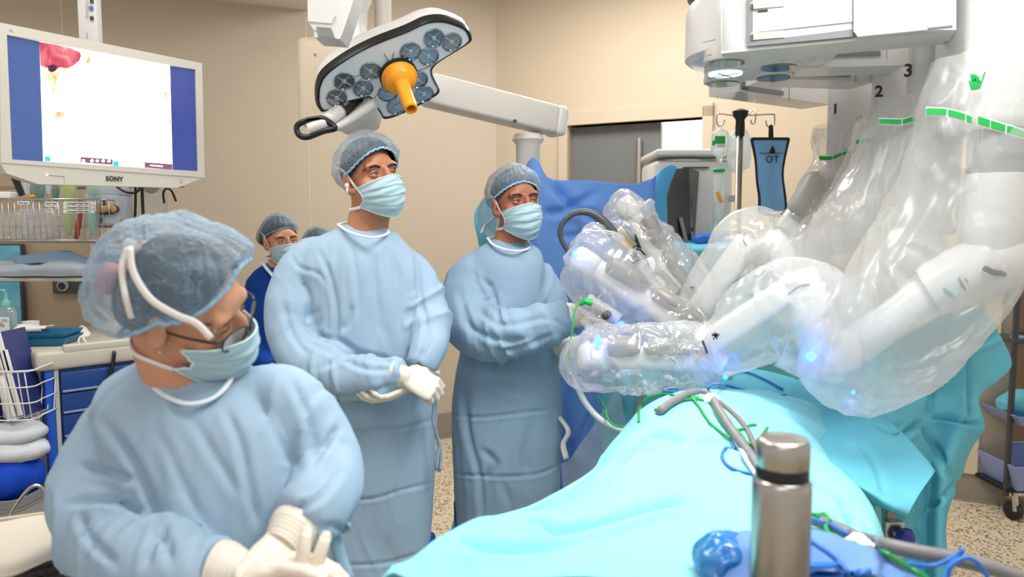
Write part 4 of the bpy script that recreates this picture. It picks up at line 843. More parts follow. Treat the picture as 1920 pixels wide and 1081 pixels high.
# IV pole
iv = thing('iv_pole', (P(1388, 500, 2.84).x, 2.84, 0), 'steel infusion pole with black hub and four wire hooks', 'iv pole')
X = P(1386, 300, 2.84).x; zt = P(0, 240, 2.84).z
MB().lathe([(.0125, .06), (.0125, zt)], (X, 2.84, 0), (0, 0, 1), 16).build('pole', M_steel2, iv, True)
MB().lathe([(.017, zt - .03), (.018, zt + .0), (.016, zt + .03), (.028, zt + .045), (.03, zt + .062), (.012, zt + .07)], (X, 2.84, 0), (0, 0, 1), 16).build('hub', M_black, iv, auto=50)
for pts in ([(1385,218,2.84),(1350,213,2.84),(1345,216,2.84),(1344,228,2.84),(1348,236,2.84),(1356,233,2.84),(1359,222,2.84)], [(1405,216,2.84),(1448,214,2.84),(1452,218,2.84),(1452,232,2.84),(1446,239,2.84),(1438,235,2.84),(1436,225,2.84)],
            [(1390,216,2.84),(1382,218,2.91),(1380,226,2.93),(1382,238,2.93),(1388,236,2.93)], [(1402,216,2.84),(1412,206,2.85),(1417,212,2.82),(1415,230,2.82),(1409,231,2.82),(1408,224,2.82)]):
    MB().tube([P(*q) for q in pts], .0028, 6, sub=24).build('hook', M_steel, iv, True)
mb = MB()
for k in range(5):
    a = 2 * math.pi * k / 5; MB().tube([(X, 2.84, .1), (X + .28 * math.cos(a), 2.84 + .28 * math.sin(a), .06)], .012, 8).build('foot', M_steel2, iv, True)
MB().lathe([(.03, .05), (.03, .13)], (X, 2.84, 0), (0, 0, 1), 14).build('foot_hub', M_black, iv, True)
for k in range(5):
    a = 2 * math.pi * k / 5; MB().lathe([(.025, -.01), (.025, .01)], (X + .28 * math.cos(a), 2.84 + .28 * math.sin(a), .026), (-math.sin(a), math.cos(a), 0), 14).build('castor', M_black, iv, True)
# infusion bottles and pressure bag
ib = thing('infusion_bottle', P(1349, 262, 2.82), 'small clear infusion bottle with green label hanging at the left hook', 'bottle')
c = P(1349, 300, 2.82); M_clear = film('bottle_plastic', (235, 245, 245), .5, .15, .1, 8, .35)
MB().rings([[Vector((c.x + w_ * math.cos(t), c.y + .016 * math.sin(t), P(0, y, 2.82).z)) for t in [2 * math.pi * k / 24 for k in range(24)]] for w_, y in ((.004,238),(.006,242),(.026,246),(.033,252),(.034,284),(.026,290),(.012,294),(.010,304))]).build('bottle', M_clear, ib, True)
wb('green_label', P(1350, 262, 2.798), (.038, .002, .028), M_green, ib, bev=.0005); wb('white_label', P(1351, 272, 2.799), (.036, .002, .016), M_tape, ib, bev=.0005)
for k in range(3): wb('label_line', P(1352, 269 + k * 3, 2.797), (.028, .001, .001), M_grey, ib, bev=.0002)
wb('side_label', P(1338, 268, 2.800), (.01, .002, .018), M_green, ib, bev=.0005)
ib2 = thing('infusion_bag', P(1382, 250, 2.88), 'full clear infusion bag hanging behind the steel pole', 'bag')
MB().rings([[Vector((P(1386, 285, 2.88).x + w_ * math.cos(t), 2.88 + .022 * math.sin(t), P(0, y, 2.88).z)) for t in [2 * math.pi * k / 24 for k in range(24)]] for w_, y in ((.006,240),(.03,246),(.045,262),(.046,300),(.04,316),(.012,324))]).build('bag', M_clear, ib2, True)
MB().tube([P(1386,322,2.88), P(1384,380,2.88), P(1382,440,2.88)], .002, 6, sub=8).build('drip_line', M_ctube, ib2, True)
pb = thing('pressure_bag', P(1445, 245, 2.80), 'blue pressure infusion bag with black piping and reversed lettering, hanging from the right hook', 'bag')
L_ = [(1409,260),(1417,300),(1420,340),(1424,370),(1423,397)]; R_ = [(1479,260),(1470,300),(1467,330),(1472,370),(1474,395)]
M_pb = mat('pressure_cloth', (112, 166, 212), .55, bump=.3, bscale=60)
G = []; 
for i in range(25):
    t = i / 24; l = catmull(L_, 25)[i]; r = catmull(R_, 25)[i]; row = []
    for j in range(17):
        u = j / 16; bulge = .028 * math.sin(math.pi * u) ** .7 * (.35 + .65 * math.sin(math.pi * min(1, t * 1.05) ** .8)); row.append(P(l[0] + (r[0] - l[0]) * u, l[1] + (r[1] - l[1]) * u, 2.8 - bulge))
    G.append(row)
B_ = [[Vector((p.x, 2 * 2.805 - p.y, p.z)) for p in r] for r in G]
mb = MB(); mb.grid(G); mb.grid(B_); mb.build('bladder', M_pb, pb, True)
MB().tube([r[0] for r in G], .0055, 8).build('piping', M_black, pb, True); MB().tube([r[-1] for r in G], .0055, 8).build('piping', M_black, pb, True)
MB().tube([p for p in G[0]], .0055, 8).build('piping', M_black, pb, True); MB().tube([G[-1][0], P(1437,402,2.79), P(1463,405,2.79), G[-1][-1]], .0055, 8).build('piping', M_black, pb, True)
MB().tube([P(1443,262,2.79), P(1444,238,2.795), P(1447,238,2.80), P(1448,262,2.79)], .005, 8, sub=12).build('hanging_loop', M_black, pb, True)
MB().prism([P(1443,285,2.772), P(1449,272,2.775), P(1454,283,2.772), P(1453,287,2.772)], (0, .004, 0)).build('vent_flap', M_black, pb)
wb('seam_strip', P(1446, 287, 2.776), (.085, .002, .003), M_dgrey, pb, bev=.0005)
text('OT', .036, P(1448, 299, 2.768), (1, 0, 0), (0, -1, 0), M_black, pb)
for x0, x1, y1 in ((1444, 1446, 416), (1451, 1452, 430)): MB().tube([P(x0, 402, 2.8), P(x1, y1, 2.8)], .0022, 6).build('tail_cord', M_black, pb)
sc5 = sheet('cyan_drape', ctrl([[(1300,600,2.6),(1380,560,2.62),(1480,560,2.6),(1580,580,2.64),(1700,600,2.6)], [(1290,680,2.58),(1380,660,2.6),(1480,650,2.57),(1580,650,2.62),(1700,660,2.58)], [(1290,760,2.56),(1380,760,2.6),(1480,760,2.56),(1580,760,2.6),(1700,760,2.56)], [(1290,1000,2.56),(1380,1000,2.6),(1480,1000,2.56),(1580,1000,2.6),(1700,1000,2.56)]]), 40, 60, M_cyan, amp=.008, fr=(8, 8, 3), seed=51, solid=.002)
tag(sc5, 'cyan drape behind the robot arms, seen only through the plastic', 'drape')
# ================================================================ surgical robot
rb = thing('surgical_robot', (1.25, 2.3, 0), 'white overhead surgical robot, numbered columns, drape-covered arms reaching left', 'surgical robot')
def beam(name, a, b, w_, h_, m=None, up=(0, 0, 1), bev=.012, parent=rb, ext=0):
    a, b = Vector(a), Vector(b); d = (b - a); M3 = frame(d, up); return MB().box((a + b) / 2, (d.length + ext, w_, h_), M3, bev).build(name, m or M_white, parent, auto=40)
def cyl(name, a, b, r, m=None, parent=rb, n=28, prof=None):
    a, b = Vector(a), Vector(b); L_ = (b - a).length
    pr = [(r * .9, 0), (r, L_ * .06 + .001), (r, L_ * .94), (r * .9, L_)] if prof is None else [(r * k, L_ * h) for k, h in prof]
    return MB().lathe(pr, a, (b - a), n).build(name, m or M_white, parent, auto=45)
hx, hy = .68, 2.10
def stadium(cx, cy, rx, ry, z, n=40, e=2.0): return [Vector((cx + rx * np.sign(math.cos(t)) * abs(math.cos(t)) ** (2 / e), cy + ry * np.sign(math.sin(t)) * abs(math.sin(t)) ** (2 / e), z)) for t in [2 * math.pi * k / n for k in range(n)]]
MB().rings([stadium(hx, hy, .185, .18, 1.902), stadium(hx, hy, .200, .20, 1.915), stadium(hx, hy, .20, .20, 2.035), stadium(hx, hy, .19, .195, 2.06)]).build('hub_housing', M_white, rb, auto=40)
MB().rings([stadium(hx - .01, hy - .02, .17, .19, z) for z in (2.05, 2.06)] + [stadium(hx - .01, hy - .02, .19, .21, 2.08), stadium(hx - .01, hy - .02, .19, .21, 2.40)]).build('hub_collar', M_dgrey, rb, auto=40)
MB().rings([stadium(hx, hy, .14, .16, z) for z in (2.38, 3.09)]).build('boom_stem', M_white2, rb, auto=40)
MB().rings([stadium(.675, 2.09, .12, .18, 1.885), stadium(.675, 2.09, .14, .20, 1.90), stadium(.675, 2.09, .14, .20, 1.935), stadium(.675, 2.09, .12, .18, 1.945)]).build('lamp_plate', M_white2, rb, auto=40)
M_podglow = mat('lit_ring', (190, 225, 255), .3, emit=2.2)
for i, (px, py, Y) in enumerate(((1360, 134, 2.3), (1356, 153, 2.55), (1362, 114, 2.1), (1460, 122, 2.15), (1450, 142, 2.4))):
    c = onplane(px, py, (0, 0, 1.885), Vector((0, 0, 1)))
    pod = MB().lathe([(.055, .03), (.058, .0), (.056, -.004), (.048, -.005)], c, (0, 0, 1), 32, cap=True).build('lamp_pod', M_white2, rb, auto=50)
    MB().lathe([(.046, -.006), (.046, -.009)], c, (0, 0, 1), 32).build('pod_lens', M_podglow if i in (0,) else M_refl, pod, auto=50)
    if i == 0:
        for k in range(2): 
            d = Vector((math.cos(R(45 + 90 * k)), math.sin(R(45 + 90 * k)), 0)); MB().box(c + Vector((0, 0, -.0105)), (.08, .008, .002), frame(d, (0, 0, 1))).build('cross_bar', M_white2, pod)
# four links and columns
cols = [((1590, 2.6), .165), ((1662, 2.3), .115), ((1738, 2.0), .125), ((1860, 1.75), .20)]
cw = []
for i, ((px, Y), wd) in enumerate(cols):
    cw.append(((px - 960) / FPX * Y, Y))
links = [((1385, 171), (1560, 196), (1392, 1465), 162, .13), ((1436, 147), (1640, 154), (1517, 1590), 136, .13), ((1480, 128), (1700, 122), (1533, 1648), 101, .13)]
for (a0, a1, rx, ry, hh) in links:
    a = onplane(*a0, (0, 0, 1.9), Vector((0, 0, 1))); b = onplane(*a1, (0, 0, 1.9), Vector((0, 0, 1))); d = (b - a).normalized(); nd = Vector((d.y, -d.x, 0)); nd = -nd if nd.y > 0 else nd
    up = Vector((0, 0, hh)); bk = -nd * .13
    MB().hexa([a, b, b + bk, a + bk], [p + up for p in (a, b, b + bk, a + bk)]).build('link_arm', M_white, rb)
    fp = lambda x, y, o=0: onplane(x, y, a, nd) + nd * o
    ym = ry; sl_ = (a1[1] - a0[1]) / (a1[0] - a0[0]); yy = lambda x, o: ym + (x - rx[0]) * sl_ + o
    def q4(nm, x0, x1, o0, o1, m, dep, out): MB().prism([fp(x0, yy(x0, o0), out), fp(x1, yy(x1, o0), out), fp(x1, yy(x1, o1), out), fp(x0, yy(x0, o1), out)], -nd * dep).build(nm, m, rb)
    q4('rail', rx[0] - 2, rx[1] + 2, -1, 6, M_grey, .008, .006); q4('rail_end', rx[0] - 2, rx[0] + 8, -9, 6, M_grey, .008, .006); q4('recess_panel', rx[0] + 8, rx[1], -16, -2, M_lgrey, .004, .002)
    q4('link_seam', rx[1] + 14, rx[1] + 15, -18, 14, M_grey, .002, .001)
# big near link (arm 4): fascia with grey frame
A4 = Vector((.53, 1.895, 0)); B4 = Vector((1.0, 1.70, 0)); d4 = (B4 - A4).normalized(); n4 = Vector((d4.y, -d4.x, 0)); n4 = n4 if n4.y < 0 or n4.x < 0 else -n4
zb = lambda px, py: onplane(px, py, A4, n4)
def fas(name, pts, m, dep=.03, out=0.0): 
    mb = MB(); mb.prism([zb(*p) + n4 * out for p in pts], -n4 * dep); return mb.build(name, m, rb)
fas('near_link_fascia', [(1352,-120),(1785,-260),(1785,56),(1600,72),(1403,90),(1380,94),(1352,97)], M_white, .09, 0)
fas('fascia_frame', [(1402,-90),(1602,-130),(1602,-110),(1412,-76),(1412,79),(1600,56),(1600,70),(1402,88)], M_grey, .02, .008)
fas('fascia_panel', [(1412,-70),(1598,-108),(1598,56),(1412,78)], M_white2, .02, .004)
fas('fascia_hatch', [(1420,20),(1598,0),(1598,42),(1420,61)], M_white, .012, .007)
fas('grip_slot', [(1421,21),(1440,19),(1440,22.5),(1421,24.5)], M_black, .004, .0095)
fas('tab', [(1408,6),(1470,1),(1470,14),(1408,19)], M_lgrey, .01, .009); fas('tab', [(1408,63),(1470,59),(1470,72),(1408,77)], M_lgrey, .01, .010)
for y in (14, 71): fas('bolt', [(1409,y-4),(1413,y-4),(1413,y+4),(1409,y+4)], M_dgrey, .004, .013)
fas('end_block', [(1600,-200),(1790,-240),(1790,60),(1730,60),(1608,72),(1600,62)], M_white, .11, .02)
mb = MB(); q = [zb(1352,97), zb(1785,56)]; bk = -n4 * .13
pts = [q[0] + Vector((0,0,-.004)), q[1] + Vector((0,0,-.004)), q[1] + bk + Vector((0,0,-.004)), q[0] + bk + Vector((0,0,-.004))]
mb.prism(pts, (0, 0, .12)); mb.build('near_link_underside', M_white2, rb)
fas('slit', [(1737,56),(1783,51),(1783,54),(1737,59)], M_grey, .004, .023)
for yy_ in (40, 66): MB().tube([onplane(x, yy_ + 40 - (x - 1318) * .25, (0, 1.96, 0), Vector((0, 1, 0))) for x in (1318, 1330, 1342)], .0010, 6).build('shell_seam', M_grey, rb)
# columns
M_num = mat('number_black', (40, 40, 44), .5)
zlo = [P(0, 345, 2.6).z, P(0, 400, 2.3).z, P(0, 440, 2.0).z, P(0, 470, 1.75).z]
for i in range(4):
    x, Y = cw[i]; wd = cols[i][1]
    top = (2.02, 2.02, 2.02, 3.0)[i]
    if i < 3:
        c = MB().box((x, Y, (top + zlo[i]) / 2), (wd, .13, top - zlo[i]), Matrix.Rotation(R(-22), 3, 'Z'), .02).build('column', M_white, rb, auto=40)
        px = (1566, 1648, 1703)[i]; py = (205, 172, 133)[i]
        nn = Vector((-math.sin(R(22)), -math.cos(R(22)), 0)); p = onplane(px, py, Vector((x, Y, 0)) + nn * .0665, nn)
        text('123'[i], .045, p, (math.cos(R(22)), -math.sin(R(22)), 0), nn, M_num, c, 'number', bold=.0012)
    else:
        za = P(0, 245, Y).z; zb_ = P(0, 325, Y).z
        c = MB().box((x, Y + .03, (top + za) / 2), (wd, .22, top - za), Matrix.Rotation(R(-10), 3, 'Z'), .03).build('column', M_white, rb, auto=40)
        MB().lathe([(.060, zb_ - .01), (.062, zb_), (.062, za + .02)], (x, Y, 0), (0, 0, 1), 32).build('telescopic_tube', M_grey, rb, auto=50)
        MB().lathe([(.060, zlo[3] - .01), (.066, zlo[3] + .01), (.066, zb_ - .003), (.060, zb_)], (x, Y, 0), (0, 0, 1), 32).build('lower_column', M_white, rb, auto=50)
# arm 4
K = P(1868, 488, 1.75)
MB().ell(K, (.075, .075, .075)).build('shoulder_ball', M_white, rb, True)
cyl('shoulder_housing', P(1866, 490, 1.74), P(1742, 548, 1.80), .068, prof=[(.7, -.1), (1.05, 0), (1.08, .5), (1.0, .8), (.9, 1)])
MB().tube([P(1845, 502, 1.672), P(1862, 510, 1.668), P(1880, 513, 1.678)], .011, 10, sub=8, flat=.6).build('black_slot', M_black, rb, True)
for k, (a, b, c2) in enumerate((((1802,500),(1812,526),(1832,552)), ((1794,506),(1802,530),(1820,556)))): MB().tube([P(*a, 1.725), P(*b, 1.705), P(*c2, 1.715)], .0035 - .0015 * k, 8, sub=12).build('housing_groove', M_grey, rb, True)
wb('rating_label', P(1780, 548, 1.712), (.038, .003, .026), mat('label_pale_blue', (170, 200, 210), .5), rb, Matrix.Rotation(R(24), 3, 'Y'), .001)
for k in range(4): wb('label_line', P(1776 + k * 2, 543 + k * 4, 1.709), (.026, .001, .0015), M_grey, rb, Matrix.Rotation(R(24), 3, 'Y'), .0003)
cyl('upper_arm', P(1752, 548, 1.8), P(1590, 655, 1.88), .048, prof=[(1, 0), (1.08, .1), (.95, .5), (1.05, .9), (.9, 1)])
cyl('elbow_lower', P(1600, 655, 1.86), P(1535, 660, 1.86), .055)
cyl('elbow_stem', P(1540, 655, 1.86), P(1512, 560, 1.86), .056, prof=[(.85, 0), (1, .1), (1.06, .7), (1, 1)])
cyl('elbow_head', P(1516, 575, 1.86), P(1492, 512, 1.86), .050, prof=[(1, 0), (1.04, .3), (1.04, .5), (1.0, .52), (1.0, .9), (.8, 1)])
MB().tube([P(1478, 552, 1.815), P(1500, 536, 1.805), P(1525, 533, 1.815)], .0022, 6, sub=8).build('elbow_seam', M_dgrey, rb, True)
beam('forearm', P(1497, 530, 1.86), P(1313, 650, 1.92), .07, .062, M_white, bev=.014)
MB().tube([P(1317, 638, 1.87), P(1322, 650, 1.868), P(1326, 662, 1.87)], .003, 6).build('forearm_seam', M_dgrey, rb)
def starm(px, py, Y, s=.012):
    for k, a in enumerate((0, 50, 100, 150, 25)):
        M3 = Matrix.Rotation(R(a + 20), 3, 'Y'); wb('star_mark', P(px + (k % 2), py + (k % 3) - 1, Y), (s * (1.6 if k < 4 else 1), .001, s * .26), M_num, rb, M3, .0003)
starm(1341, 629, 1.852)
def led(px, py, Y, r=.010, e=.8): 
    MB().ell(P(px, py, Y), (r,) * 3).build('status_light', M_led, rb, True)
    l = bpy.data.lights.new('status_glow', 'POINT'); l.energy = e; l.color = (.03, .16, 1); l.shadow_soft_size = .02; o = bpy.data.objects.new('status_glow', l); COL.objects.link(o); o.location = P(px, py, Y - .03)
M_led = mat('blue_led', (30, 120, 255), .3, emit=5)
led(1521, 668, 1.80, .012, .16); led(1360, 707, 1.85, .006, .2); led(1122, 640, 1.93, .011, .1); led(1078, 475, 2.12, .009, .08); led(1165, 608, 2.12, .010, .08); led(1600, 735, 1.85, .005, .03)
# instrument arm 4 (lowest), nearly level
M_carr = mat('carriage_grey', (132, 127, 124), .4)
def carriage(a, b, Y0, Y1, w_=.06, k=1.0, off=(0, -22)):
    A_, B_ = P(*a, Y0), P(*b, Y1); beam('insertion_axis', A_, B_, w_, .062 * k, M_white, bev=.02)
    c0 = P(a[0] + off[0], a[1] + off[1], Y0 - .03); c1 = P(b[0] + off[0], b[1] + off[1], Y1 - .03)
    for t0, t1, r_ in ((.08, .38, .030), (.42, .9, .024)): cyl('instrument_carriage', c0.lerp(c1, t0), c0.lerp(c1, t1), r_ * k, M_carr, prof=[(.4, 0), (.9, .06), (1, .3), (.85, .8), (.5, 1)])
    MB().box(A_, (.085 * k, .072 * k, .07 * k), frame(B_ - A_, (0, 0, 1)), .024).build('arm_tip', M_white, rb, auto=40)
carriage((1112, 668), (1320, 672), 1.97, 1.94, off=(10, -20))
cyl('wrist_joint', P(1310, 655, 1.93), P(1345, 675, 1.95), .045)
# arm 3
x3, Y3 = cw[2]
cyl('shoulder_housing', P(1738, 430, 2.0), P(1690, 500, 2.02), .062); cyl('upper_arm', P(1700, 480, 2.02), P(1590, 570, 2.08), .05); cyl('elbow_lower', P(1600, 560, 2.08), P(1500, 520, 2.1), .052)
cyl('elbow_head', P(1430, 448, 2.10), P(1478, 525, 2.1), .058, prof=[(.55, -.06), (.9, .0), (1.02, .2), (1, 1)])
beam('forearm', P(1408, 446, 2.12), P(1297, 600, 2.18), .08, .075, M_white, bev=.02)
for x, y in ((1450, 459), (1421, 477), (1463, 487), (1432, 506)): MB().ell(P(x, y, 2.035), (.0022,) * 3).build('screw', M_grey, rb, True)
MB().tube([P(1396, 436, 2.07), P(1394, 450, 2.06), P(1399, 462, 2.06)], .0018, 6).build('elbow_seam', M_dgrey, rb)
carriage((1098, 492), (1345, 650), 2.15, 2.12, .065, 1.05, (22, -14)); starm(1298, 540, 2.1, .009); starm(1287, 590, 2.1, .008)
cyl('cannula_mount', P(1100, 560, 2.15), P(1160, 600, 2.13), .02, M_white); wb('mount_clip', P(1137, 590, 2.1), (.03, .03, .022), M_dgrey, rb, Matrix.Rotation(R(-40), 3, 'Y'))
cyl('instrument_shaft', P(1178, 609, 2.2), P(1211, 627, 2.2), .0065, M_black); wb('instrument_grip', P(1160, 618, 2.2), (.07, .02, .012), M_black, rb, Matrix.Rotation(R(15), 3, 'Y'))
# arm 2 with endoscope
cyl('shoulder_housing', P(1660, 390, 2.3), P(1610, 440, 2.3), .055); cyl('upper_arm', P(1615, 430, 2.3), P(1500, 470, 2.32), .05); cyl('forearm', P(1510, 465, 2.32), P(1400, 540, 2.34), .05)
carriage((1178, 392), (1290, 575), 2.35, 2.32, .06, .95, (22, 0))
beam('camera_bracket', P(1205, 490, 2.3), P(1265, 552, 2.3), .05, .07, M_white, bev=.012)
h = P(1176, 456, 2.22); d = (P(1200, 492, 2.22) - P(1150, 432, 2.22)).normalized()
MB().box(P(1168, 450, 2.22), (.075, .034, .048), frame(d, (1, 0, .7)), .006).build('endoscope_head', M_steel2, rb, auto=40)
MB().box(P(1174, 458, 2.20), (.04, .004, .022), frame(d, (1, 0, .7)), .001).build('gold_plate', mat('gold_plate', (190, 160, 80), .35, metal=.7), rb)
beam('endoscope_adapter', P(1182, 490, 2.2), P(1203, 470, 2.2), .04, .030, M_black, bev=.005); MB().prism([P(1192,438,2.22), P(1203,466,2.22), P(1191,462,2.22)], (0, .02, 0)).build('release_lever', M_black, rb)
wb('adapter_window', P(1182, 475, 2.175), (.012, .004, .009), M_white, rb, bev=.001)
MB().tube([P(1150, 438, 2.2), P(1128, 412, 2.2), P(1104, 398, 2.2), P(1076, 400, 2.2), P(1054, 420, 2.2), P(1051, 444, 2.2), P(1066, 472, 2.2), P(1085, 490, 2.22)], [.016, .014, .0105, .009, .008, .0075, .007, .007], 12, sub=60).build('endoscope_cable', M_dgrey, rb, True)
# arm 1
cyl('shoulder_housing', P(1585, 325, 2.6), P(1545, 350, 2.6), .06); 
MB().box(P(1528, 372, 2.5), (.13, .1, .16), Matrix.Rotation(R(28), 3, 'Y'), .03).build('motor_module', M_lgrey, rb, auto=40); cyl('upper_arm', P(1540, 345, 2.58), P(1470, 440, 2.5), .045)
# base column far right so that the whole stands on the floor
MB().box((2.6, 2.35, .3), (.5, .6, .6), None, .05).build('cart_base', M_white2, rb, auto=40); MB().box((2.6, 2.4, 1.75), (.26, .26, 2.4), None, .04).build('cart_column', M_white, rb, auto=40)
beam('boom', Vector((2.6, 2.4, 2.8)), Vector((hx, hy, 2.8)), .24, .22, M_white, bev=.04, ext=.2)
# ---------------------------------------------------------------- plastic drapes on the robot
def bag(name, rows, m, label, nphi=90, nv=110, amp=.012, fr=7, seed=1, anis=(1, 1, .45), amp2=.004, group='clear plastic drapes on the robot arms', caps=True):
    """rows: (py, left px, right px, Y, half depth)"""
    rr = catmull([list(map(float, r)) for r in rows], nv); rs = []
    for py, l, r, Y, hd in rr:
        a = P(l, py, Y); b = P(r, py, Y); c = (a + b) / 2; rx = (b - a).length / 2
        rs.append([Vector((c.x + rx * math.cos(t), c.y + hd * math.sin(t), c.z)) for t in [2 * math.pi * k / nphi for k in range(nphi)]])
    return bagmesh(name, rs, m, label, amp, fr, seed, anis, amp2, group)
def bagmesh(name, rs, m, label, amp, fr, seed, anis, amp2, group):
    mb = MB(); mb.rings(rs, cap=False); nn = len(rs[0])
    me = bpy.data.meshes.new(name); me.from_pydata([tuple(p) for p in mb.v], [], mb.f); me.update()
    bm = bmesh.new(); bm.from_mesh(me); bmesh.ops.recalc_face_normals(bm, faces=bm.faces[:]); bm.to_mesh(me); bm.free()
    v = gv(me); n = gn(me).copy(); q = v * fr * np.array(anis); w_ = np.stack([vn(q, seed), vn(q, seed + 1), vn(q, seed + 2)], 1)
    q2 = q + w_ * 1.8; d = amp * (ridge(q2, seed + 3) ** 1.5 - .4) + amp * .5 * (ridge(q2 * 2.3 + 3, seed + 4) ** 2 - .3) + amp2 * (ridge(q2 * 5.1, seed + 5) ** 2 - .3)
    v = v + n * d[:, None]; sv(me, v); o = link(name, me, m, None, True); tag(o, label, 'drape', group); return o
def armbag(name, path, m, label, nphi=72, nv=110, **k):
    pts = catmull([tuple(P(*q[:3])) + (q[3], ) for q in path], nv); rs = []; u = Vector((0, 0, 1))
    for i in range(nv):
        t = Vector(pts[min(i + 1, nv - 1)][:3]) - Vector(pts[max(i - 1, 0)][:3]); t.normalize(); u = (u - t * u.dot(t)).normalized(); w_ = t.cross(u); c = Vector(pts[i][:3]); r = pts[i][3]
        rs.append([c + (u * math.cos(a) + w_ * math.sin(a) * .8) * r for a in [2 * math.pi * k_ / nphi for k_ in range(nphi)]])
    return bagmesh(name, rs, m, label, k.get('amp', .020), k.get('fr', 9), k.get('seed', 1), k.get('anis', (1, 1, 1)), k.get('amp2', .005), 'clear plastic drapes on the robot arms')
b3 = bag('plastic_drape', [(112,1760,1925,1.72,.10),(200,1738,1945,1.72,.13),(270,1725,1965,1.72,.15),(360,1690,1960,1.73,.16),(450,1640,1925,1.74,.17),(530,1590,1888,1.75,.17),(600,1545,1842,1.76,.16),(660,1512,1790,1.77,.14),(710,1508,1740,1.77,.12),(750,1545,1680,1.77,.07),(772,1600,1632,1.77,.01)], M_filmbig, 'large milky plastic drape hanging from the nearest white column, green tape round it', seed=3, amp=.016, fr=5, anis=(1.4, 1.4, .3))
b2 = bag('plastic_drape', [(185,1662,1745,2.0,.085),(230,1640,1750,2.0,.1),(320,1600,1745,2.0,.12),(420,1530,1735,2.02,.13),(500,1490,1700,2.05,.13),(580,1470,1640,2.08,.12),(640,1480,1600,2.08,.06)], M_filmbig, 'milky plastic drape on column 3, behind the largest drape', seed=13, amp=.012, fr=6)
b1_ = bag('plastic_drape', [(215,1618,1700,2.3,.08),(300,1590,1700,2.3,.1),(380,1540,1680,2.3,.11),(460,1480,1640,2.32,.11),(540,1440,1560,2.33,.08)], M_film2, 'crumpled plastic drape on column 2', seed=23, fr=7, amp=.012)
b0 = bag('plastic_drape', [(236,1533,1616,2.6,.08),(262,1530,1622,2.6,.1),(300,1534,1625,2.6,.1),(345,1505,1610,2.55,.11),(400,1485,1585,2.5,.1),(440,1480,1550,2.5,.06)], M_film2, 'short plastic drape gathered under column 1', seed=33, fr=7, amp=.012)
armbag('plastic_drape', [(1066,645,1.97,.02),(1082,655,1.97,.068),(1120,668,1.97,.094),(1180,670,1.96,.088),(1240,672,1.95,.084),(1300,670,1.94,.080),(1345,660,1.93,.062)], M_film2, 'crumpled clear plastic round the lowest, level instrument arm', seed=43)
armbag('plastic_drape', [(1078,462,2.15,.03),(1100,475,2.15,.088),(1140,520,2.15,.108),(1180,560,2.14,.085),(1230,590,2.13,.075),(1290,620,2.12,.068),(1350,655,2.12,.055)], M_film2, 'crumpled clear plastic round the middle instrument arm beside the grey cable loop', seed=53)
armbag('plastic_drape', [(1192,366,2.35,.02),(1178,385,2.35,.068),(1195,420,2.35,.07),(1225,460,2.34,.065),(1262,510,2.33,.085),(1295,560,2.32,.08),(1330,610,2.3,.06)], M_film2, 'crumpled clear plastic round the topmost instrument arm', seed=63)
armbag('plastic_drape', [(1290,620,2.15,.045),(1330,560,2.13,.075),(1385,470,2.1,.085),(1415,432,2.1,.07),(1455,470,2.1,.095),(1500,540,2.1,.10),(1550,590,2.05,.09)], M_filmbig, 'plastic drape over the highest elbow of the robot', seed=73, fr=8, amp=.01)
armbag('plastic_drape', [(1312,655,1.93,.05),(1370,640,1.91,.085),(1430,600,1.9,.115),(1490,590,1.87,.14),(1545,620,1.84,.13),(1600,640,1.82,.11)], M_filmbig, 'plastic drape over the forearm with star mark', seed=83, fr=7, amp=.01)
# green tape bands, double: one band per drape
def tape(rows_fn, label, seed=0): pass
def band(pts, Y, hgt, label, wh=True):
    t = thing('green_tape', P(*pts[len(pts) // 2], Y), label, 'tape', 'green tape bands on the plastic drapes')
    q = catmull([tuple(P(x, y, Y)) for x, y in pts], 40)
    cut = 13
    for a, b in ((0, cut), (cut + 1, 25), (26, 39)):
        G = [[Vector(q[i]) + Vector((0, 0, s * hgt / 2)) for i in range(a, b + 1)] for s in (1, -1)]; mb = MB(); mb.grid(G); mb.build('tape_strip', M_green, t, solid=.0008)
    G = [[Vector(q[i]) + Vector((0, .0018, s * hgt * .68)) for i in range(0, 40)] for s in (1, -1)]; mb = MB(); mb.grid(G); mb.build('backing_strip', M_tape, t, solid=.0008)
band([(1737,208),(1775,210),(1812,220),(1822,225)], 1.595, .013, 'green tape on the largest drape, left piece')
band([(1834,224),(1870,236),(1930,254)], 1.58, .015, 'green tape on the largest drape, right piece')
band([(1648,227),(1690,228),(1712,224),(1730,236)], 1.885, .012, 'green tape high on the drape of column 3')
band([(1605,266),(1618,264),(1633,262)], 2.19, .012, 'short green tape on the drape of column 2')
band([(1536,296),(1560,296),(1580,288),(1606,284)], 2.485, .012, 'green tape on the drape of column 1')
lt = thing('drape_label', P(1840, 145, 1.60), 'white label with green hand print on the largest drape', 'label')
LM = frame((.35, 0, -.93), (0, -1, 0)); wb('card', P(1834, 148, 1.595), (.05, .03, .0015), M_tape, lt, LM, .0003)
hp = Vector(P(1827, 148, 1.592)); 
wb('hand_palm', P(1826, 158, 1.5925), (.022, .018, .001), M_green, lt, LM, .004)
for k in range(4): wb('hand_finger', P(1822.5 + k * 4.4, 144 + k * 1.2 + (1.5 if k in (0, 3) else 0), 1.5925), (.018, .0038, .001), M_green, lt, LM, .0015)
for k in range(7): wb('small_print', P(1846.5 - k * 1.6, 136 + k * 4.6, 1.5925), (.0035, .005, .0008), M_green, lt, LM, .0003)
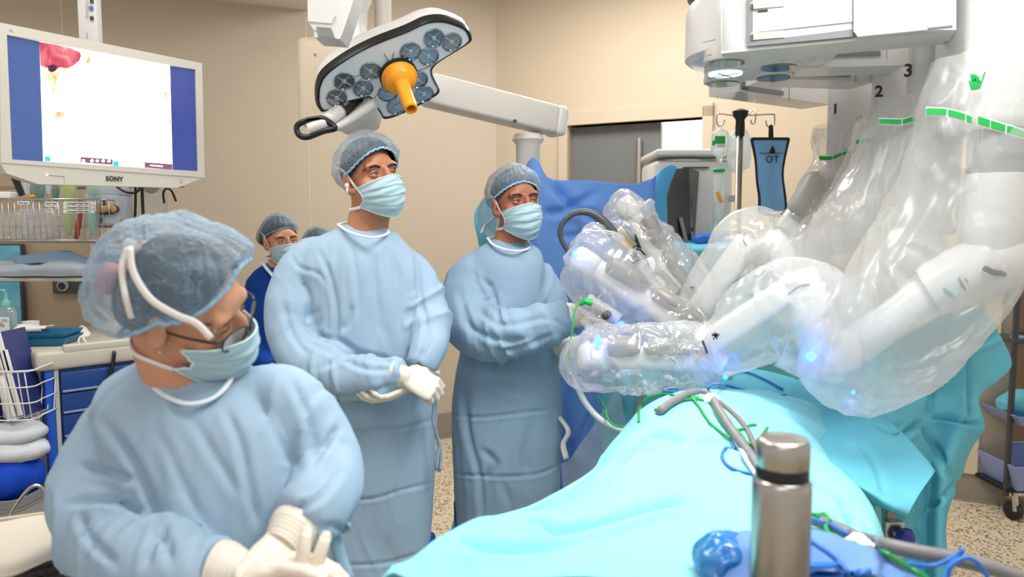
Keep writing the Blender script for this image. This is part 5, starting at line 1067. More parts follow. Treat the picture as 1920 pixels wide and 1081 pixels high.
# ================================================================ left: supply rack, cart, shelf goods
def face(Y):  # point on the plane y=Y seen at a pixel
    return lambda px, py, o=0: P(px, py, Y) + Vector((0, -o, 0))
rk = thing('supply_rack', (P(225, 700, 2.6).x, 2.6, 0), 'steel rail rack behind the monitor carrying wire basket and shelf', 'rack')
zb0 = 0
for x in (215, 236): MB().box((P(x, 400, 2.62).x, 2.62, .9), (.014, .014, 1.8), None, .002).build('upright', M_steel2, rk)
for y in (352, 424, 452): MB().tube([P(-60, y, 2.62), P(240, y, 2.62)], .005, 6).build('cross_rail', M_steel2, rk)
MB().box((P(60, 520, 2.55).x, 2.52, P(0, 519, 2.42).z - .008), (.62, .22, .012), None, .003).build('shelf_plate', M_lgrey, rk)
MB().box((P(225, 60, 2.6).x - .2, 2.62, .03), (.6, .3, .06), None, .01).build('foot_plate', M_dgrey, rk)
wbk = thing('wire_basket', P(85, 452, 2.45), 'chrome wire basket full of bagged airway supplies with white paper labels', 'basket')
bx0, bx1 = P(-30, 410, 2.4).x, P(180, 410, 2.4).x; bz1, bz0 = P(0, 373, 2.4).z, P(0, 451, 2.4).z
mb = MB()
for k in range(19):
    x = bx0 + (bx1 - bx0) * k / 18; mb.tube([(x, 2.4, bz1), (x, 2.4, bz0), (x, 2.6, bz0), (x, 2.6, bz1)], .0011, 5)
for k in range(6): y = 2.4 + .2 * k / 5; mb.tube([(bx1, y, bz1), (bx1, y, bz0)], .0011, 5)
for z in (bz0, bz0 + .002): mb.tube([(bx0, 2.397, z), (bx1, 2.397, z)], .0022, 6)
g = mb.build('wire_grid', M_steel, wbk, True); g['kind'] = 'stuff'
MB().tube([(bx0, 2.397, bz1), (bx1, 2.397, bz1), (bx1, 2.6, bz1), (bx0, 2.6, bz1)], .0032, 8, cap=True).build('rim_wire', M_steel, wbk, True)
for x0, x1, y0, n in ((33, 55, 376, 1), (84, 108, 377, 2), (119, 177, 377, 3)):
    for k in range(n):
        c_ = P((x0 + x1) / 2, y0 + 4 + k * 7.6, 2.392); l = wb('paper_label', c_, ((x1 - x0) / FPX * 2.4, .001, .0105), M_tape, wbk, bev=.0002)
        t = ('Ped Face', 'Paed Mask', 'Laryngeal Mask Size 1')[n - 1] if k == 0 else ('Size 0 Size 1' if n == 2 else 'Laryngeal Mask Size %d' % (k + 2))
        text(t, .0085, c_ + Vector((0, -.001, 0)), (1, 0, 0), (0, -1, 0), M_dgrey, wbk, 'label_print')
M_clr = film('clear_bag', (225, 228, 232), .25, .12, .9, 40, .4)
def packet(name, px, py, wpx, hpx, Y, m, label, cat, tilt=0, th=.014, group='bagged airway supplies in the wire basket', seed=1, amp=.004, fill=None, fillc=None):
    w_, h_ = wpx / FPX * Y, hpx / FPX * Y; mb = MB(); rs = []
    for i in range(17):
        t = i / 16; tz = (t - .5) * h_; k = math.sin(math.pi * min(max(t, .02), .98)) ** .5; rs.append([Vector((w_ / 2 * (.86 + .14 * k) * math.cos(a), th * k * math.sin(a), tz)) for a in [2 * math.pi * j / 20 for j in range(20)]])
    mb.rings(rs); M = Matrix.Translation(P(px, py, Y)) @ Matrix.Rotation(R(tilt), 4, 'Y'); mb.xf(M)
    me = bpy.data.meshes.new(name); me.from_pydata(mb.v, [], mb.f); me.update(); v = gv(me); n = gn(me).copy(); v += n * ((ridge(v * 55, seed) - .5) * amp)[:, None]; sv(me, v)
    if fill:
        t = thing(name, P(px, py, Y), label, cat, group); link('wrapper', me, m, t, True)
        mb = MB()
        for (fx, fy, rx, rz) in fill: mb.ell(M @ Vector((fx * w_, 0, fy * h_)), (rx * w_, th * .6, rz * h_))
        mb.build('contents', fillc, t, True); return t
    o = link(name, me, m, None, True); return tag(o, label, cat, group)
packet('airway_packet', 70, 356, 34, 50, 2.5, M_clr, 'clear packet with dark green mask sticking out at the basket left', 'packet', -6, fill=[(0, 0, .42, .42)], fillc=mat('mask_green', (20, 120, 90), .4))
packet('airway_packet', 104, 360, 16, 44, 2.52, M_clr, 'thin dark green packet between the green and the yellow packets', 'packet', 8, fill=[(0, 0, .4, .42)], fillc=mat('mask_green', (20, 120, 90), .4), seed=3)
packet('airway_packet', 128, 394, 30, 110, 2.47, M_clr, 'tall yellow and lime packet in the basket', 'packet', 4, fill=[(0, .3, .42, .16), (0, -.12, .2, .34)], fillc=mat('mask_lime', (185, 205, 60), .4), seed=5)
packet('airway_packet', 148, 412, 9, 70, 2.46, mat('red_print', (150, 60, 50), .5), 'narrow red-brown strip packet in the basket', 'packet', 10, .004, seed=7)
packet('airway_packet', 172, 396, 26, 110, 2.48, M_clr, 'tall packet with mint green mask at the basket right', 'packet', 5, fill=[(0, .34, .4, .1), (0, -.1, .3, .3)], fillc=mat('mask_mint', (150, 215, 190), .4), seed=9)
packet('airway_packet', 30, 420, 62, 54, 2.5, M_clr, 'wide crinkled clear bag at the left inside the wire basket', 'packet', 3, .03, seed=11, amp=.01)
packet('airway_packet', 82, 418, 56, 56, 2.5, M_clr, 'crinkled clear bag beside the paper label in the wire basket', 'packet', -4, .03, seed=13, amp=.01)
wbx_ = wb('small_box', P(12, 366, 2.46), (.045, .04, .022), M_tape, None, bev=.003); tag(wbx_, 'small white box on top of the basket filling at left', 'box')
o = MB().ell(P(60, 368, 2.44), (.01, .008, .006)).build('orange_cap', M_orange, None, True); tag(o, 'little orange cap on top of the basket filling', 'cap')
bd = thing('clipboard', P(25, 345, 2.66), 'dark-framed white notice card leaning behind the basket at far left', 'card')
MB().prism([P(15,322,2.6), P(28,322,2.6), P(44,364,2.6), P(36,368,2.6)], (0, .01, 0)).build('frame_bar', M_black, bd); MB().prism([P(28,322,2.61), P(100,330,2.61), P(100,362,2.61), P(44,364,2.61)], (0, .006, 0)).build('card', mat('card_pale', (200, 205, 212), .6), bd)
for x, y in ((42, 332), (98, 341)): MB().prism([P(x-3,y-2,2.6), P(x+3,y-2,2.6), P(x,y+4,2.6)], (0, .002, 0)).build('print_mark', M_black, bd)
# boxes
gb = thing('glove_box', P(208, 420, 2.5), 'open white glove box with tan gloves showing in its oval window', 'box')
wb('carton', P(205, 393, 2.56), (.12, .09, .098), mat('carton_pale', (196, 202, 214), .6), gb, bev=.003)
MB().rings([stadium(0, 0, .045, .019, 0, 32), stadium(0, 0, .045, .019, .003, 32)]).xf(Matrix.Translation(P(199, 392, 2.512)) @ Matrix.Rotation(R(90), 4, 'X')).build('oval_opening', M_dgrey, gb)
mb = MB(); rnd = random.Random(4)
for k in range(9): a = P(177 + k * 4.6, 390 + rnd.uniform(-4, 4), 2.508); mb.ell(a, (.010, .008, .012), Matrix.Rotation(rnd.uniform(-1, 1), 3, 'Y'), 10, 6)
g = link('gloves', blob(mb, .003, 1), mat('tan_latex', (205, 165, 100), .5, bump=.6, bscale=90), gb, True); g['kind'] = 'stuff'
text('DEI', .016, P(186, 413, 2.511), (1, 0, 0), (0, -1, 0), mat('print_blue', (40, 60, 140), .5), gb, mirror=True, bold=.0005); text('w', .014, P(228, 412, 2.511), (1, 0, 0), (0, -1, 0), mat('print_blue', (40, 60, 140), .5), gb)
MB().lathe([(.005, 0), (.005, .001), (.003, .0012)], P(195, 377, 2.512), (0, -1, 0), 14).build('round_print', M_dgrey, gb)
t = wb('carton_box', P(210, 358, 2.56), (.10, .08, .028), mat('carton_pale', (196, 202, 214), .6), None, bev=.002); tag(t, 'flat pale carton lying on top of the glove box', 'box')
mbx = thing('medicine_box', P(205, 487, 2.52), 'small white and blue medicine box with red print under the glove box', 'box')
wb('carton', P(205, 472, 2.55), (.095, .06, .056), M_tape, mbx, bev=.002); wb('blue_side', P(190, 472, 2.517), (.026, .002, .054), mat('carton_blue', (95, 140, 170), .5), mbx, bev=.0005); wb('blue_strip', P(214, 481, 2.517), (.062, .002, .014), mat('carton_blue2', (60, 150, 200), .5), mbx, bev=.0005)
for k in range(6): wb('red_print', P(205 + k * 4, 464 + k % 2, 2.518), (.005, .001, .006), mat('print_red', (190, 60, 60), .5), mbx, bev=.0002)
mb = MB(); sh = thing('box_shelf', P(205, 487, 2.55), 'small steel bracket shelf holding the boxes', 'shelf'); wb('plate', P(208, 422.5, 2.56), (.13, .1, .003), M_steel2, sh, bev=.001); wb('plate', P(208, 489, 2.56), (.13, .1, .003), M_steel2, sh, bev=.001)
# hanging stethoscope, strap, clear bag
st = thing('stethoscope', P(256, 350, 2.5), 'black stethoscope hanging under the monitor', 'stethoscope')
MB().tube([P(254, 335, 2.5), P(254, 380, 2.49), P(253, 412, 2.49)], .0046, 8, sub=10).build('tube', M_black, st, True)
MB().lathe([(.013, 0), (.014, .004), (.014, .010), (.008, .014)], P(251, 421, 2.49), (-.8, -.6, 0), 20).build('chest_piece', M_steel, st, auto=50)
MB().lathe([(.012, .0), (.013, .008)], P(249, 421, 2.495), (.8, .6, 0), 16).build('bell', M_black, st, auto=50)
MB().tube([P(213, 340, 2.5), P(222, 352, 2.49), P(240, 361, 2.49), (P(258, 359, 2.49)), P(263, 345, 2.5), P(263, 335, 2.5)], .004, 8, sub=24).build('tube_loop', M_black, st, True)
MB().tube([P(311, 335, 2.5), P(312, 352, 2.49)], .004, 8).build('tube', M_black, st, True)
for q in ([(312,352,2.49),(306,362,2.48),(308,381,2.48)], [(312,352,2.49),(322,358,2.48),(330,377,2.48)]): MB().tube([P(*k) for k in q], .0038, 8, sub=10).build('binaural_arm', M_black, st, True)
MB().tube([P(330, 377, 2.48), P(334, 395, 2.48), P(334, 412, 2.48)], .0011, 6, sub=8).build('ear_wire', M_steel, st, True)
sp_ = MB().box(P(268, 395, 2.55), (.010, .004, .20), None, .001).build('hanging_strap', M_black, None); tag(sp_, 'long black strap hanging vertically beside the stethoscope', 'strap')
MB().box(P(290, 350, 2.58), (.2, .006, .006), None, .001).build('hook_rail', M_steel2, rk)
pk = packet('clear_bag', 288, 400, 52, 130, 2.62, M_clr, 'large clear bag hanging beside the black strap', 'bag', 3, .02, group=None, seed=15, fill=[(-.1, .38, .3, .1)], fillc=mat('mask_olive', (120, 140, 70), .4))
# folded pack on the shelf
pp = sheet('wrapped_pack', ctrl([[(-10,500,2.62),(60,486,2.62),(130,478,2.62),(190,492,2.62)], [(-12,490,2.5),(60,488,2.5),(125,486,2.5),(192,492,2.5)], [(-14,506,2.42),(50,500,2.41),(120,498,2.41),(196,500,2.42)], [(-14,517,2.42),(50,517,2.41),(120,517,2.41),(190,515,2.42)]]), 30, 40, mat('wrap_grey', (168, 178, 188), .5), amp=.006, fr=(14, 14, 14), seed=17, solid=.002)
tag(pp, 'flat grey and blue wrapped pack lying on the rack shelf', 'pack')
o = sheet('wrapped_pack', ctrl([[(20,482,2.5),(120,470,2.5),(135,475,2.5)], [(30,492,2.46),(110,484,2.46),(190,490,2.46)], [(30,497,2.43),(110,492,2.43),(185,497,2.43)]]), 14, 30, mat('wrap_blue', (120, 150, 180), .5), amp=.004, seed=19); tag(o, 'blue-grey folded wrap on top of the flat pack', 'pack')
# wall items
for (x0, y0, x1, y1), lb in (((-60, 457, 43, 492), 'small dark-framed blue screen on the wall under the basket'), ((-60, 525, 46, 625), 'blue notice board behind the sanitizer bottle')):
    t = thing('wall_notice', P((x0 + x1) / 2, y1, 2.9), lb, 'notice'); a, b = P(x0, y0, 2.9), P(x1, y1, 2.9)
    wb('frame', ((a.x + b.x) / 2, 2.91, (a.z + b.z) / 2), (b.x - a.x, .02, a.z - b.z), M_dgrey, t, bev=.002); wb('panel', ((a.x + b.x) / 2, 2.897, (a.z + b.z) / 2), (b.x - a.x - .012, .006, a.z - b.z - .012), mat('notice_blue', (70, 150, 190), .4, noise=.3, nscale=14, col2=(120, 190, 200)), t, bev=.001)
for q in ((140, 2.98),): 
    o = wb('partition_panel', (P(70, 480, 3).x - .1, 3.0, 1.0), (.78, .12, 2.0), mat('taupe_cabinet', (172, 152, 126), .5), None, bev=.006); tag(o, 'tall taupe cabinet behind the supply rack', 'cabinet')
so = thing('wall_socket', P(133, 535, 2.9), 'dark grey outlet plate with round black socket', 'outlet'); a = P(133, 535, 2.93)
wb('plate', a, (.135, .02, .062), M_dgrey, so, bev=.003); MB().lathe([(.021, 0), (.021, .012), (.014, .014)], a + Vector((-.022, -.01, 0)), (0, -1, 0), 22).build('ring', M_lgrey, so, auto=50); MB().lathe([(.015, .0), (.015, .016)], a + Vector((-.022, -.01, 0)), (0, -1, 0), 20).build('socket_core', M_black, so, auto=50)
# ---- drug cart
K0 = P(80, 700, 2.1); K0.z = 0; df = Vector((.72, .69, 0)).normalized(); ds = Vector((-.69, .72, 0)).normalized(); nf = Vector((df.y, -df.x, 0)); ns_ = -df
def onf(px, py, o=0): return onplane(px, py, K0, nf) + nf * o
ct = thing('drug_cart', K0, 'grey-topped drug cart with blue drawers behind the woman in the foreground', 'cart')
def cbox(name, u0, u1, v0, v1, z0, z1, m, bev=.006, parent=ct):   # u along front, v back along the side
    a = K0 + df * (u0 + u1) / 2 + ds * (v0 + v1) / 2; M3 = Matrix((df, ds, Vector((0, 0, 1)))).transposed(); return MB().box((a.x, a.y, (z0 + z1) / 2), (u1 - u0, v1 - v0, z1 - z0), M3, bev).build(name, m, parent, auto=40)
M_ctop = mat('cart_top_grey', (190, 182, 168), .45)
cbox('top', -.02, .64, -.02, .50, 1.045, 1.10, M_ctop, .012); cbox('top_wall', .05, .64, -.02, .0, 1.09, 1.115, M_ctop, .006); cbox('body', .0, .62, .0, .48, .14, 1.05, M_nblue, .008)
cbox('corner_post', .003, .026, -.006, .01, .16, 1.05, M_rblue, .003); cbox('corner_trim', .026, .038, -.008, .01, .16, 1.05, M_lgrey, .002)
zz = 1.035
for h_ in (.062, .062, .07, .09, .12, .16, .2):
    dw = cbox('drawer', .042, .60, -.012, .01, zz - h_ + .004, zz, M_nblue, .004); cbox('drawer_lip', .044, .598, -.02, -.01, zz - h_ + .004, zz - h_ + .010, mat('blue_lip', (120, 140, 170), .4), .001, dw); zz -= h_
for u, v in ((.05, .05), (.57, .05), (.05, .43), (.57, .43)):
    c = K0 + df * u + ds * v; MB().lathe([(.05, -.015), (.05, .015)], (c.x, c.y, .052), df, 20).build('castor', M_black, ct, auto=50); MB().tube([(c.x, c.y, .05), (c.x, c.y, .15)], .012, 8).build('castor_stem', M_steel2, ct)
cbox('side_bracket', -.008, .0, .02, .06, .86, .92, M_steel2, .002); cbox('side_bracket', -.008, .0, .02, .06, .66, .72, M_steel2, .002)
lb_ = onf(215, 664, .018); wb('name_strip', lb_, (.075, .002, .011), M_tape, ct, Matrix((df, ds, Vector((0, 0, 1)))).transposed(), .0003); text('ANAESTHESIA MA', .0085, lb_ + nf * .0015, df, nf, M_dgrey, ct)
MB().lathe([(.003, 0), (.003, .003)], P(59, 657, 2.17), ns_, 10).build('screw', M_dgrey, ct)
o = MB().tube([onf(209, 655, .03), onf(203, 690, .035), onf(192, 720, .035), onf(180, 760, .03)], .0055, 8, sub=16).build('black_cable', M_black, None, True); tag(o, 'black cable hanging down over the cart drawers', 'cable')
# things on the cart
zt_ = 1.10
def onz(px, py, z): return onplane(px, py, (0, 0, z), Vector((0, 0, 1)))
ty = thing('blue_tray', onz(85, 645, zt_), 'stacked blue plastic trays with syringe on the cart top', 'tray')
c = K0 + df * .10 + ds * .18
M3 = Matrix.Rotation(R(8), 3, 'Z'); M_tray = mat('tray_blue', (24, 108, 150), .4)
tc_ = P(76, 640, 2.24)
for k in range(2):
    z = zt_ + .002 + k * .016; pr = []
    for w_, h_, dz in ((.085, .055, 0), (.098, .066, .022), (.094, .062, .022), (.082, .052, .003)): pr.append([tc_ * 1.0 + Vector((0, 0, z + dz - tc_.z)) + M3 @ Vector((w_ * sx, h_ * sy, 0)) for sx, sy in ((-1, -1), (1, -1), (1, 1), (-1, 1))])
    MB().rings(pr).build('tray', M_tray, ty)
sy = thing('syringe', P(90, 630, 2.25), 'small white syringe with dark plunger in the blue tray', 'syringe'); a = Vector((tc_.x - .03, tc_.y - .03, zt_ + .045)); MB().tube([a, a + Vector((.055, .0, .002))], .005, 10).build('barrel', M_white, sy); MB().tube([a + Vector((.055, 0, .002)), a + Vector((.075, .0, .002))], .0035, 8).build('plunger', M_dgrey, sy)
o = sheet('white_wipe', [[Vector((tc_.x - .07 + .03 * i, tc_.y - .02 + .03 * j, zt_ + .043 + .006 * ((i * 3 + j * 5) % 3))) for i in range(4)] for j in range(3)], 16, 18, M_tie, amp=.003, fr=(30, 30, 30)); tag(o, 'crumpled white wipe lying in the blue tray', 'wipe')
o = sheet('paper_wrapper', [[P(112 + 14 * i, 640 - (12 if j else 0) - 8 * (i % 2) * j, 2.36 + .06 * j) for i in range(5)] for j in range(3)], 18, 24, M_tie, amp=.006, fr=(22, 22, 22), seed=4); tag(o, 'crumpled white paper wrapper on the cart behind the trays', 'wrapper')
o = MB().tube([P(150, 650, 2.25), P(147, 638, 2.26), P(153, 630, 2.27), P(160, 640, 2.26), P(168, 648, 2.26), P(160, 652, 2.25)], .003, 6, sub=24).build('white_tubing', M_tie, None, True); tag(o, 'small curl of white tubing at the tray end', 'tubing')
bt_ = thing('sanitizer_bottle', P(12, 625, 2.35), 'clear hand sanitizer pump bottle with mint green pump at far left', 'bottle'); c = P(16, 640, 2.33)
z0_ = zt_; M_san = film('sanitizer_clear', (190, 215, 220), .5, .1, 0, 5, .35)
MB().rings([stadium(c.x, c.y, a, b, z, 28) for a, b, z in ((.026,.018,z0_),(.03,.02,z0_+.004),(.03,.02,z0_+.085),(.024,.016,z0_+.1),(.012,.012,z0_+.104))]).build('body', M_san, bt_, True)
M_pump = mat('pump_mint', (110, 190, 185), .4)
MB().lathe([(.013, .1), (.014, .102), (.014, .118), (.008, .124), (.005, .13), (.005, .150)], (c.x, c.y, z0_), (0, 0, 1), 18).build('pump', M_pump, bt_, auto=50); MB().tube([(c.x, c.y, z0_ + .15), (c.x - .012, c.y, z0_ + .154), (c.x - .035, c.y, z0_ + .146)], .006, 8, sub=8).build('nozzle', M_pump, bt_, True)
wb('label', (c.x, c.y - .0205, z0_ + .045), (.04, .001, .055), mat('label_white', (220, 228, 230), .5), bt_, bev=.0003); MB().ell((c.x - .006, c.y - .022, z0_ + .05), (.012, .001, .006), Matrix.Rotation(.5, 3, 'Y'), 12, 6).build('hands_print', M_skin3, bt_, True)
for k in range(3): wb('print_line', (c.x + .006, c.y - .0215, z0_ + .066 - k * .004), (.02, .0008, .0012), mat('carton_blue2', (60, 150, 200), .5), bt_, bev=.0002)
cp = thing('paper_cup', P(59, 625, 2.36), 'white printed cup beside the sanitizer bottle', 'cup'); c = P(59, 640, 2.37)
MB().lathe([(.022, 0), (.025, .052), (.0235, .052), (.0205, .004)], (c.x, c.y, zt_), (0, 0, 1), 24).build('cup', M_tape, cp, auto=50)
for dx, dz, s in ((-.008, .012, .008), (.012, .02, .006), (-.002, .035, .005)): MB().ell((c.x + dx, c.y - .0235, zt_ + dz), (s, .0015, s * .7), Matrix.Rotation(.7, 3, 'Y'), 10, 6).build('print_mark', mat('print_olive', (90, 100, 70), .5), cp)
# ---- file basket with binders at the cart side
fb = thing('file_basket', P(30, 785, 2.0), 'white wire file basket with blue binders hung on the cart side', 'basket'); mb = MB()
a0, a1 = P(-60, 740, 2.02).x, P(66, 740, 2.02).x; zt2, zb2 = P(0, 693, 2.0).z, P(0, 783, 2.0).z
for k in range(11): x = a0 + (a1 - a0) * k / 10; mb.tube([(x, 1.98, zt2), (x, 2.0, zb2), (x, 2.1, zb2), (x, 2.12, zt2)], .0018, 5)
for f_ in (0, .33, .66, 1): z = zt2 + (zb2 - zt2) * f_; mb.tube([(a0, 1.978, z), (a1, 1.978, z), (a1 + .006, 2.05, z), (a1, 2.12, z)], .002 if f_ else .003, 6, sub=12)
g = mb.build('wire_grid', M_white, fb, True); g['kind'] = 'stuff'
for i, (x0, m_, lb, dz) in enumerate(((-24, mat('binder_blue', (48, 62, 130), .4), 'dark blue binder at the left of the file basket', 0), (8, M_tape, 'white paper folder between the binders', .02), (22, mat('binder_navy', (38, 50, 108), .4), 'tall navy binder leaning at the right of the file basket', .03))):
    t = thing('binder', P(x0, 780, 2.06), lb, 'binder', 'binders in the file basket'); M3 = Matrix.Rotation(R(-12), 3, 'Y'); z = zb2 + .085 + dz
    c = Vector((P(x0 + 10, 720, 2.05).x, 2.05 + .01 * i, z)); wb('cover', c, (.022, .10, .24), m_, t, M3, .002); wb('pages', c + Vector((.001, -.003, .002)), (.014, .10, .236), M_tie, t, M3, .001)
    wb('spine_label', c + Vector((0, -.052, .04)), (.014, .002, .06), M_tape if i != 1 else M_lgrey, t, M3, .0005)
# ---- bags below
for i, (pts, m_, lb) in enumerate(((((-20, 830), (10, 800), (50, 796), (80, 815), (60, 850), (0, 862)), M_tie, 'white plastic wrapped bundle under the file basket'),)):
    pass
def lump(name, px, py, Y, r, m, label, cat, seed=1, amp=.02, fr=14, group=None, vox=.008):
    mb = MB(); mb.ell(P(px, py, Y), r, None, 28, 18); me = blob(mb, vox, 1); v = gv(me); n = gn(me).copy()
    v += n * (amp * (ridge(v * fr, seed) - .5) + amp * .4 * (ridge(v * fr * 2.5, seed + 2) - .5))[:, None]; sv(me, v); o = link(name, me, m, None, True); return tag(o, label, cat, group)
M_wrapw = cloth('wrap_white', (205, 208, 212), .5, .2)
lump('wrapped_bundle', 28, 812, 2.02, (.085, .07, .028), M_wrapw, 'white wrapped bundle just under the file basket', 'bundle', 3, .014)
lump('wrapped_bundle', 20, 842, 2.0, (.095, .07, .026), M_wrapw, 'lower white wrapped bundle resting on the blue bag', 'bundle', 7, .014)
lump('blue_bag', 14, 888, 2.0, (.085, .09, .062), cloth('plastic_blue', (20, 70, 190), .6, .1), 'blue plastic liner bag bulging over the grey bin', 'bag', 9, .02, 10)
bn = thing('waste_bin', (P(12, 900, 2.0).x, 2.0, 0), 'grey waste bin under the blue liner bag', 'bin')
MB().rings([stadium(P(12, 880, 2.0).x, 2.0, a, b, z, 32, 5) for a, b, z in ((.075,.08,0),(.085,.09,.70),(.09,.095,.705),(.09,.095,.72),(.082,.088,.72),(.078,.084,.6))]).build('bin', mat('bin_grey', (150, 148, 142), .5), bn, auto=40)
MB().rings([stadium(P(12, 880, 2.0).x, 2.0, a, b, z, 32, 5) for a, b, z in ((.095,.1,.715),(.095,.1,.735),(.085,.09,.735),(.085,.09,.715))]).build('rim', M_grey, bn, auto=40)
# ---- near left: mesh basket with towel
tw = thing('mesh_basket', P(40, 1081, 1.3), 'dark perforated instrument basket with cream rim at bottom left', 'basket')
def Z(px, py, z): return onplane(px, py, (0, 0, z), Vector((0, 0, 1)))
zr = P(60, 1040, 1.3).z; A_, B_, C_, D_ = Z(-110, 1092, zr), Z(155, 1030, zr), Z(95, 962, zr), Z(-120, 992, zr)
rim = [A_, B_, C_, D_]; cc = sum(rim, Vector()) / 4
low = [cc + (p - cc) * .9 + Vector((0, 0, -.12)) for p in rim]
M_mesh = mat('perforated_metal', (74, 70, 66), .4, metal=.5)
for i in range(4):
    j = (i + 1) % 4; mb = MB(); n_ = 14 if i % 2 == 0 else 12; m_ = 7
    for a in range(n_ + 1): mb.tube([rim[i].lerp(rim[j], a / n_), low[i].lerp(low[j], a / n_)], .0022, 4)
    for b in range(m_ + 1): mb.tube([rim[i].lerp(low[i], b / m_), rim[j].lerp(low[j], b / m_)], .0022, 4)
    g = mb.build('mesh_side', M_mesh, tw); g['kind'] = 'stuff'
    q = [rim[i], rim[j], low[j], low[i]]; MB().prism([cc + (p - cc) * .985 for p in q], (0, 0.001, 0)).build('lining', M_dgrey, tw)
MB().prism(low, (0, 0, -.004)).build('bottom', M_mesh, tw)
MB().tube(rim + [rim[0]], .006, 8, cap=False).build('rim', mat('rim_cream', (214, 200, 176), .5), tw)
MB().tube([C_ + Vector((.0, 0, 0)), C_ + Vector((-.012, 0, .05)), C_ + Vector((-.03, -.01, .06)), C_ + Vector((-.06, -.02, .02)), C_ + Vector((-.07, -.03, -.01))], .0035, 8, sub=20).build('handle', M_steel, tw, True)
tl = sheet('folded_towel', [[Z(px, py, zr + h_) for px, py, h_ in row] for row in (
  [(-120,1000,.0),(-30,990,.012),(60,975,.02),(92,966,.0)], [(-120,1010,.02),(-20,1005,.034),(70,988,.034),(118,985,.012)], [(-120,1055,.02),(0,1050,.034),(90,1020,.034),(132,1012,.012)], [(-120,1092,.0),(10,1082,.012),(100,1046,.012),(140,1034,.0)])], 40, 50, cloth('towel_white', (232, 222, 208), .5, .1), amp=.003, seed=8, solid=.012)
tag(tl, 'folded white towel lying in the mesh basket at bottom left', 'towel')
sd = thing('side_trolley', (cc.x, cc.y, 0), 'low trolley carrying the mesh basket at bottom left', 'trolley'); zz = low[0].z - .006
MB().prism([Vector((p.x, p.y, zz - .02)) for p in rim], (0, 0, .016)).build('shelf', M_steel2, sd)
for p in rim: q = cc + (p - cc) * .92; MB().tube([(q.x, q.y, 0), (q.x, q.y, zz - .02)], .012, 8).build('leg', M_steel2, sd)
# ================================================================ patient table, drapes, cables, foreground
tbl = thing('operating_table', (.25, 1.6, 0), 'operating table under the cyan patient drape', 'table')
TA = Matrix.Rotation(R(-24), 3, 'Z')
MB().box((.40, 1.52, .74), (.38, 1.2, .10), TA, .02).build('table_top', M_dgrey, tbl, auto=40); MB().box((.42, 1.6, .38), (.26, .4, .62), TA, .04).build('pedestal', M_lgrey, tbl, auto=40); MB().box((.42, 1.58, .04), (.36, .9, .08), TA, .03).build('base', M_lgrey, tbl, auto=40)
rr_ = P(1668, 1000, 1.72)
MB().box((rr_.x, 1.72, P(0, 990, 1.72).z), (.02, .012, .16), None, .002).build('rail_post', M_steel2, tbl); wb('rail_clamp', (rr_.x, 1.705, P(0, 1005, 1.72).z), (.045, .02, .09), M_steel, tbl, bev=.003)
MB().tube([P(1678, 1003, 1.70), P(1688, 1003, 1.68)], .006, 8).build('clamp_bolt', M_steel, tbl); MB().lathe([(.012, -.012), (.026, -.009), (.026, .009), (.012, .012)], P(1697, 1010, 1.67), (.5, -1, .1), 6).build('clamp_knob', mat('knob_navy', (18, 30, 110), .4), tbl)
body_lines = [([(1000,975),(1020,985),(1045,990)],7,0.0274),([(1020,1000),(1100,990),(1200,960),(1300,935)],9,0.0274),([(1290,825),(1360,830),(1440,860)],8,0.0137),([(1180,850),(1230,820),(1290,825)],7,0.0160),([(1130,900),(1180,850),(1230,810)],9,0.0182),([(1520,900),(1570,935),(1600,1000)],8,0.0228),([(1540,960),(1570,1000),(1590,1060)],7,0.0160),([(1330,770),(1330,850),(1340,900)],4,0.0046),([(1560,930),(1600,950),(1630,990)],6,0.0137),([(860,1020),(960,1030),(1080,1020)],10,0.0137)]
dr_ = sheet('patient_drape', ctrl([
 [(600,1500,.98),(680,1120,.98),(840,1095,.98),(1100,1090,.98),(1350,1085,.98),(1520,1095,.98),(1650,1130,.98),(1672,1500,.98)],
 [(790,1400,1.15),(850,1022,1.15),(945,970,1.15),(1130,985,1.15),(1350,998,1.15),(1520,1010,1.15),(1640,1060,1.15),(1664,1400,1.15)],
 [(930,1300,1.35),(985,978,1.35),(1015,966,1.35),(1150,905,1.35),(1350,895,1.35),(1530,912,1.35),(1645,990,1.35),(1662,1300,1.35)],
 [(1060,1200,1.55),(1095,925,1.55),(1132,868,1.55),(1210,828,1.55),(1340,812,1.55),(1480,845,1.55),(1610,925,1.55),(1655,1120,1.55)],
 [(1130,1100,1.75),(1160,850,1.75),(1182,795,1.75),(1235,755,1.75),(1310,740,1.75),(1420,775,1.75),(1540,850,1.75),(1630,1000,1.75)],
 [(1165,1050,1.95),(1188,830,1.95),(1212,775,1.95),(1260,748,1.95),(1320,732,1.95),(1430,740,1.95),(1560,790,1.95),(1640,960,1.95)],
 [(1195,1000,2.3),(1215,800,2.3),(1240,770,2.3),(1290,745,2.3),(1350,720,2.3),(1440,712,2.3),(1560,735,2.3),(1640,900,2.3)]]), 150, 170, M_cyan, amp=.007, fr=(5, 5, 5), seed=12, lines=body_lines, noise2=.0015, solid=.002)
tag(dr_, 'bright cyan patient drape over the operating table in the foreground', 'drape')
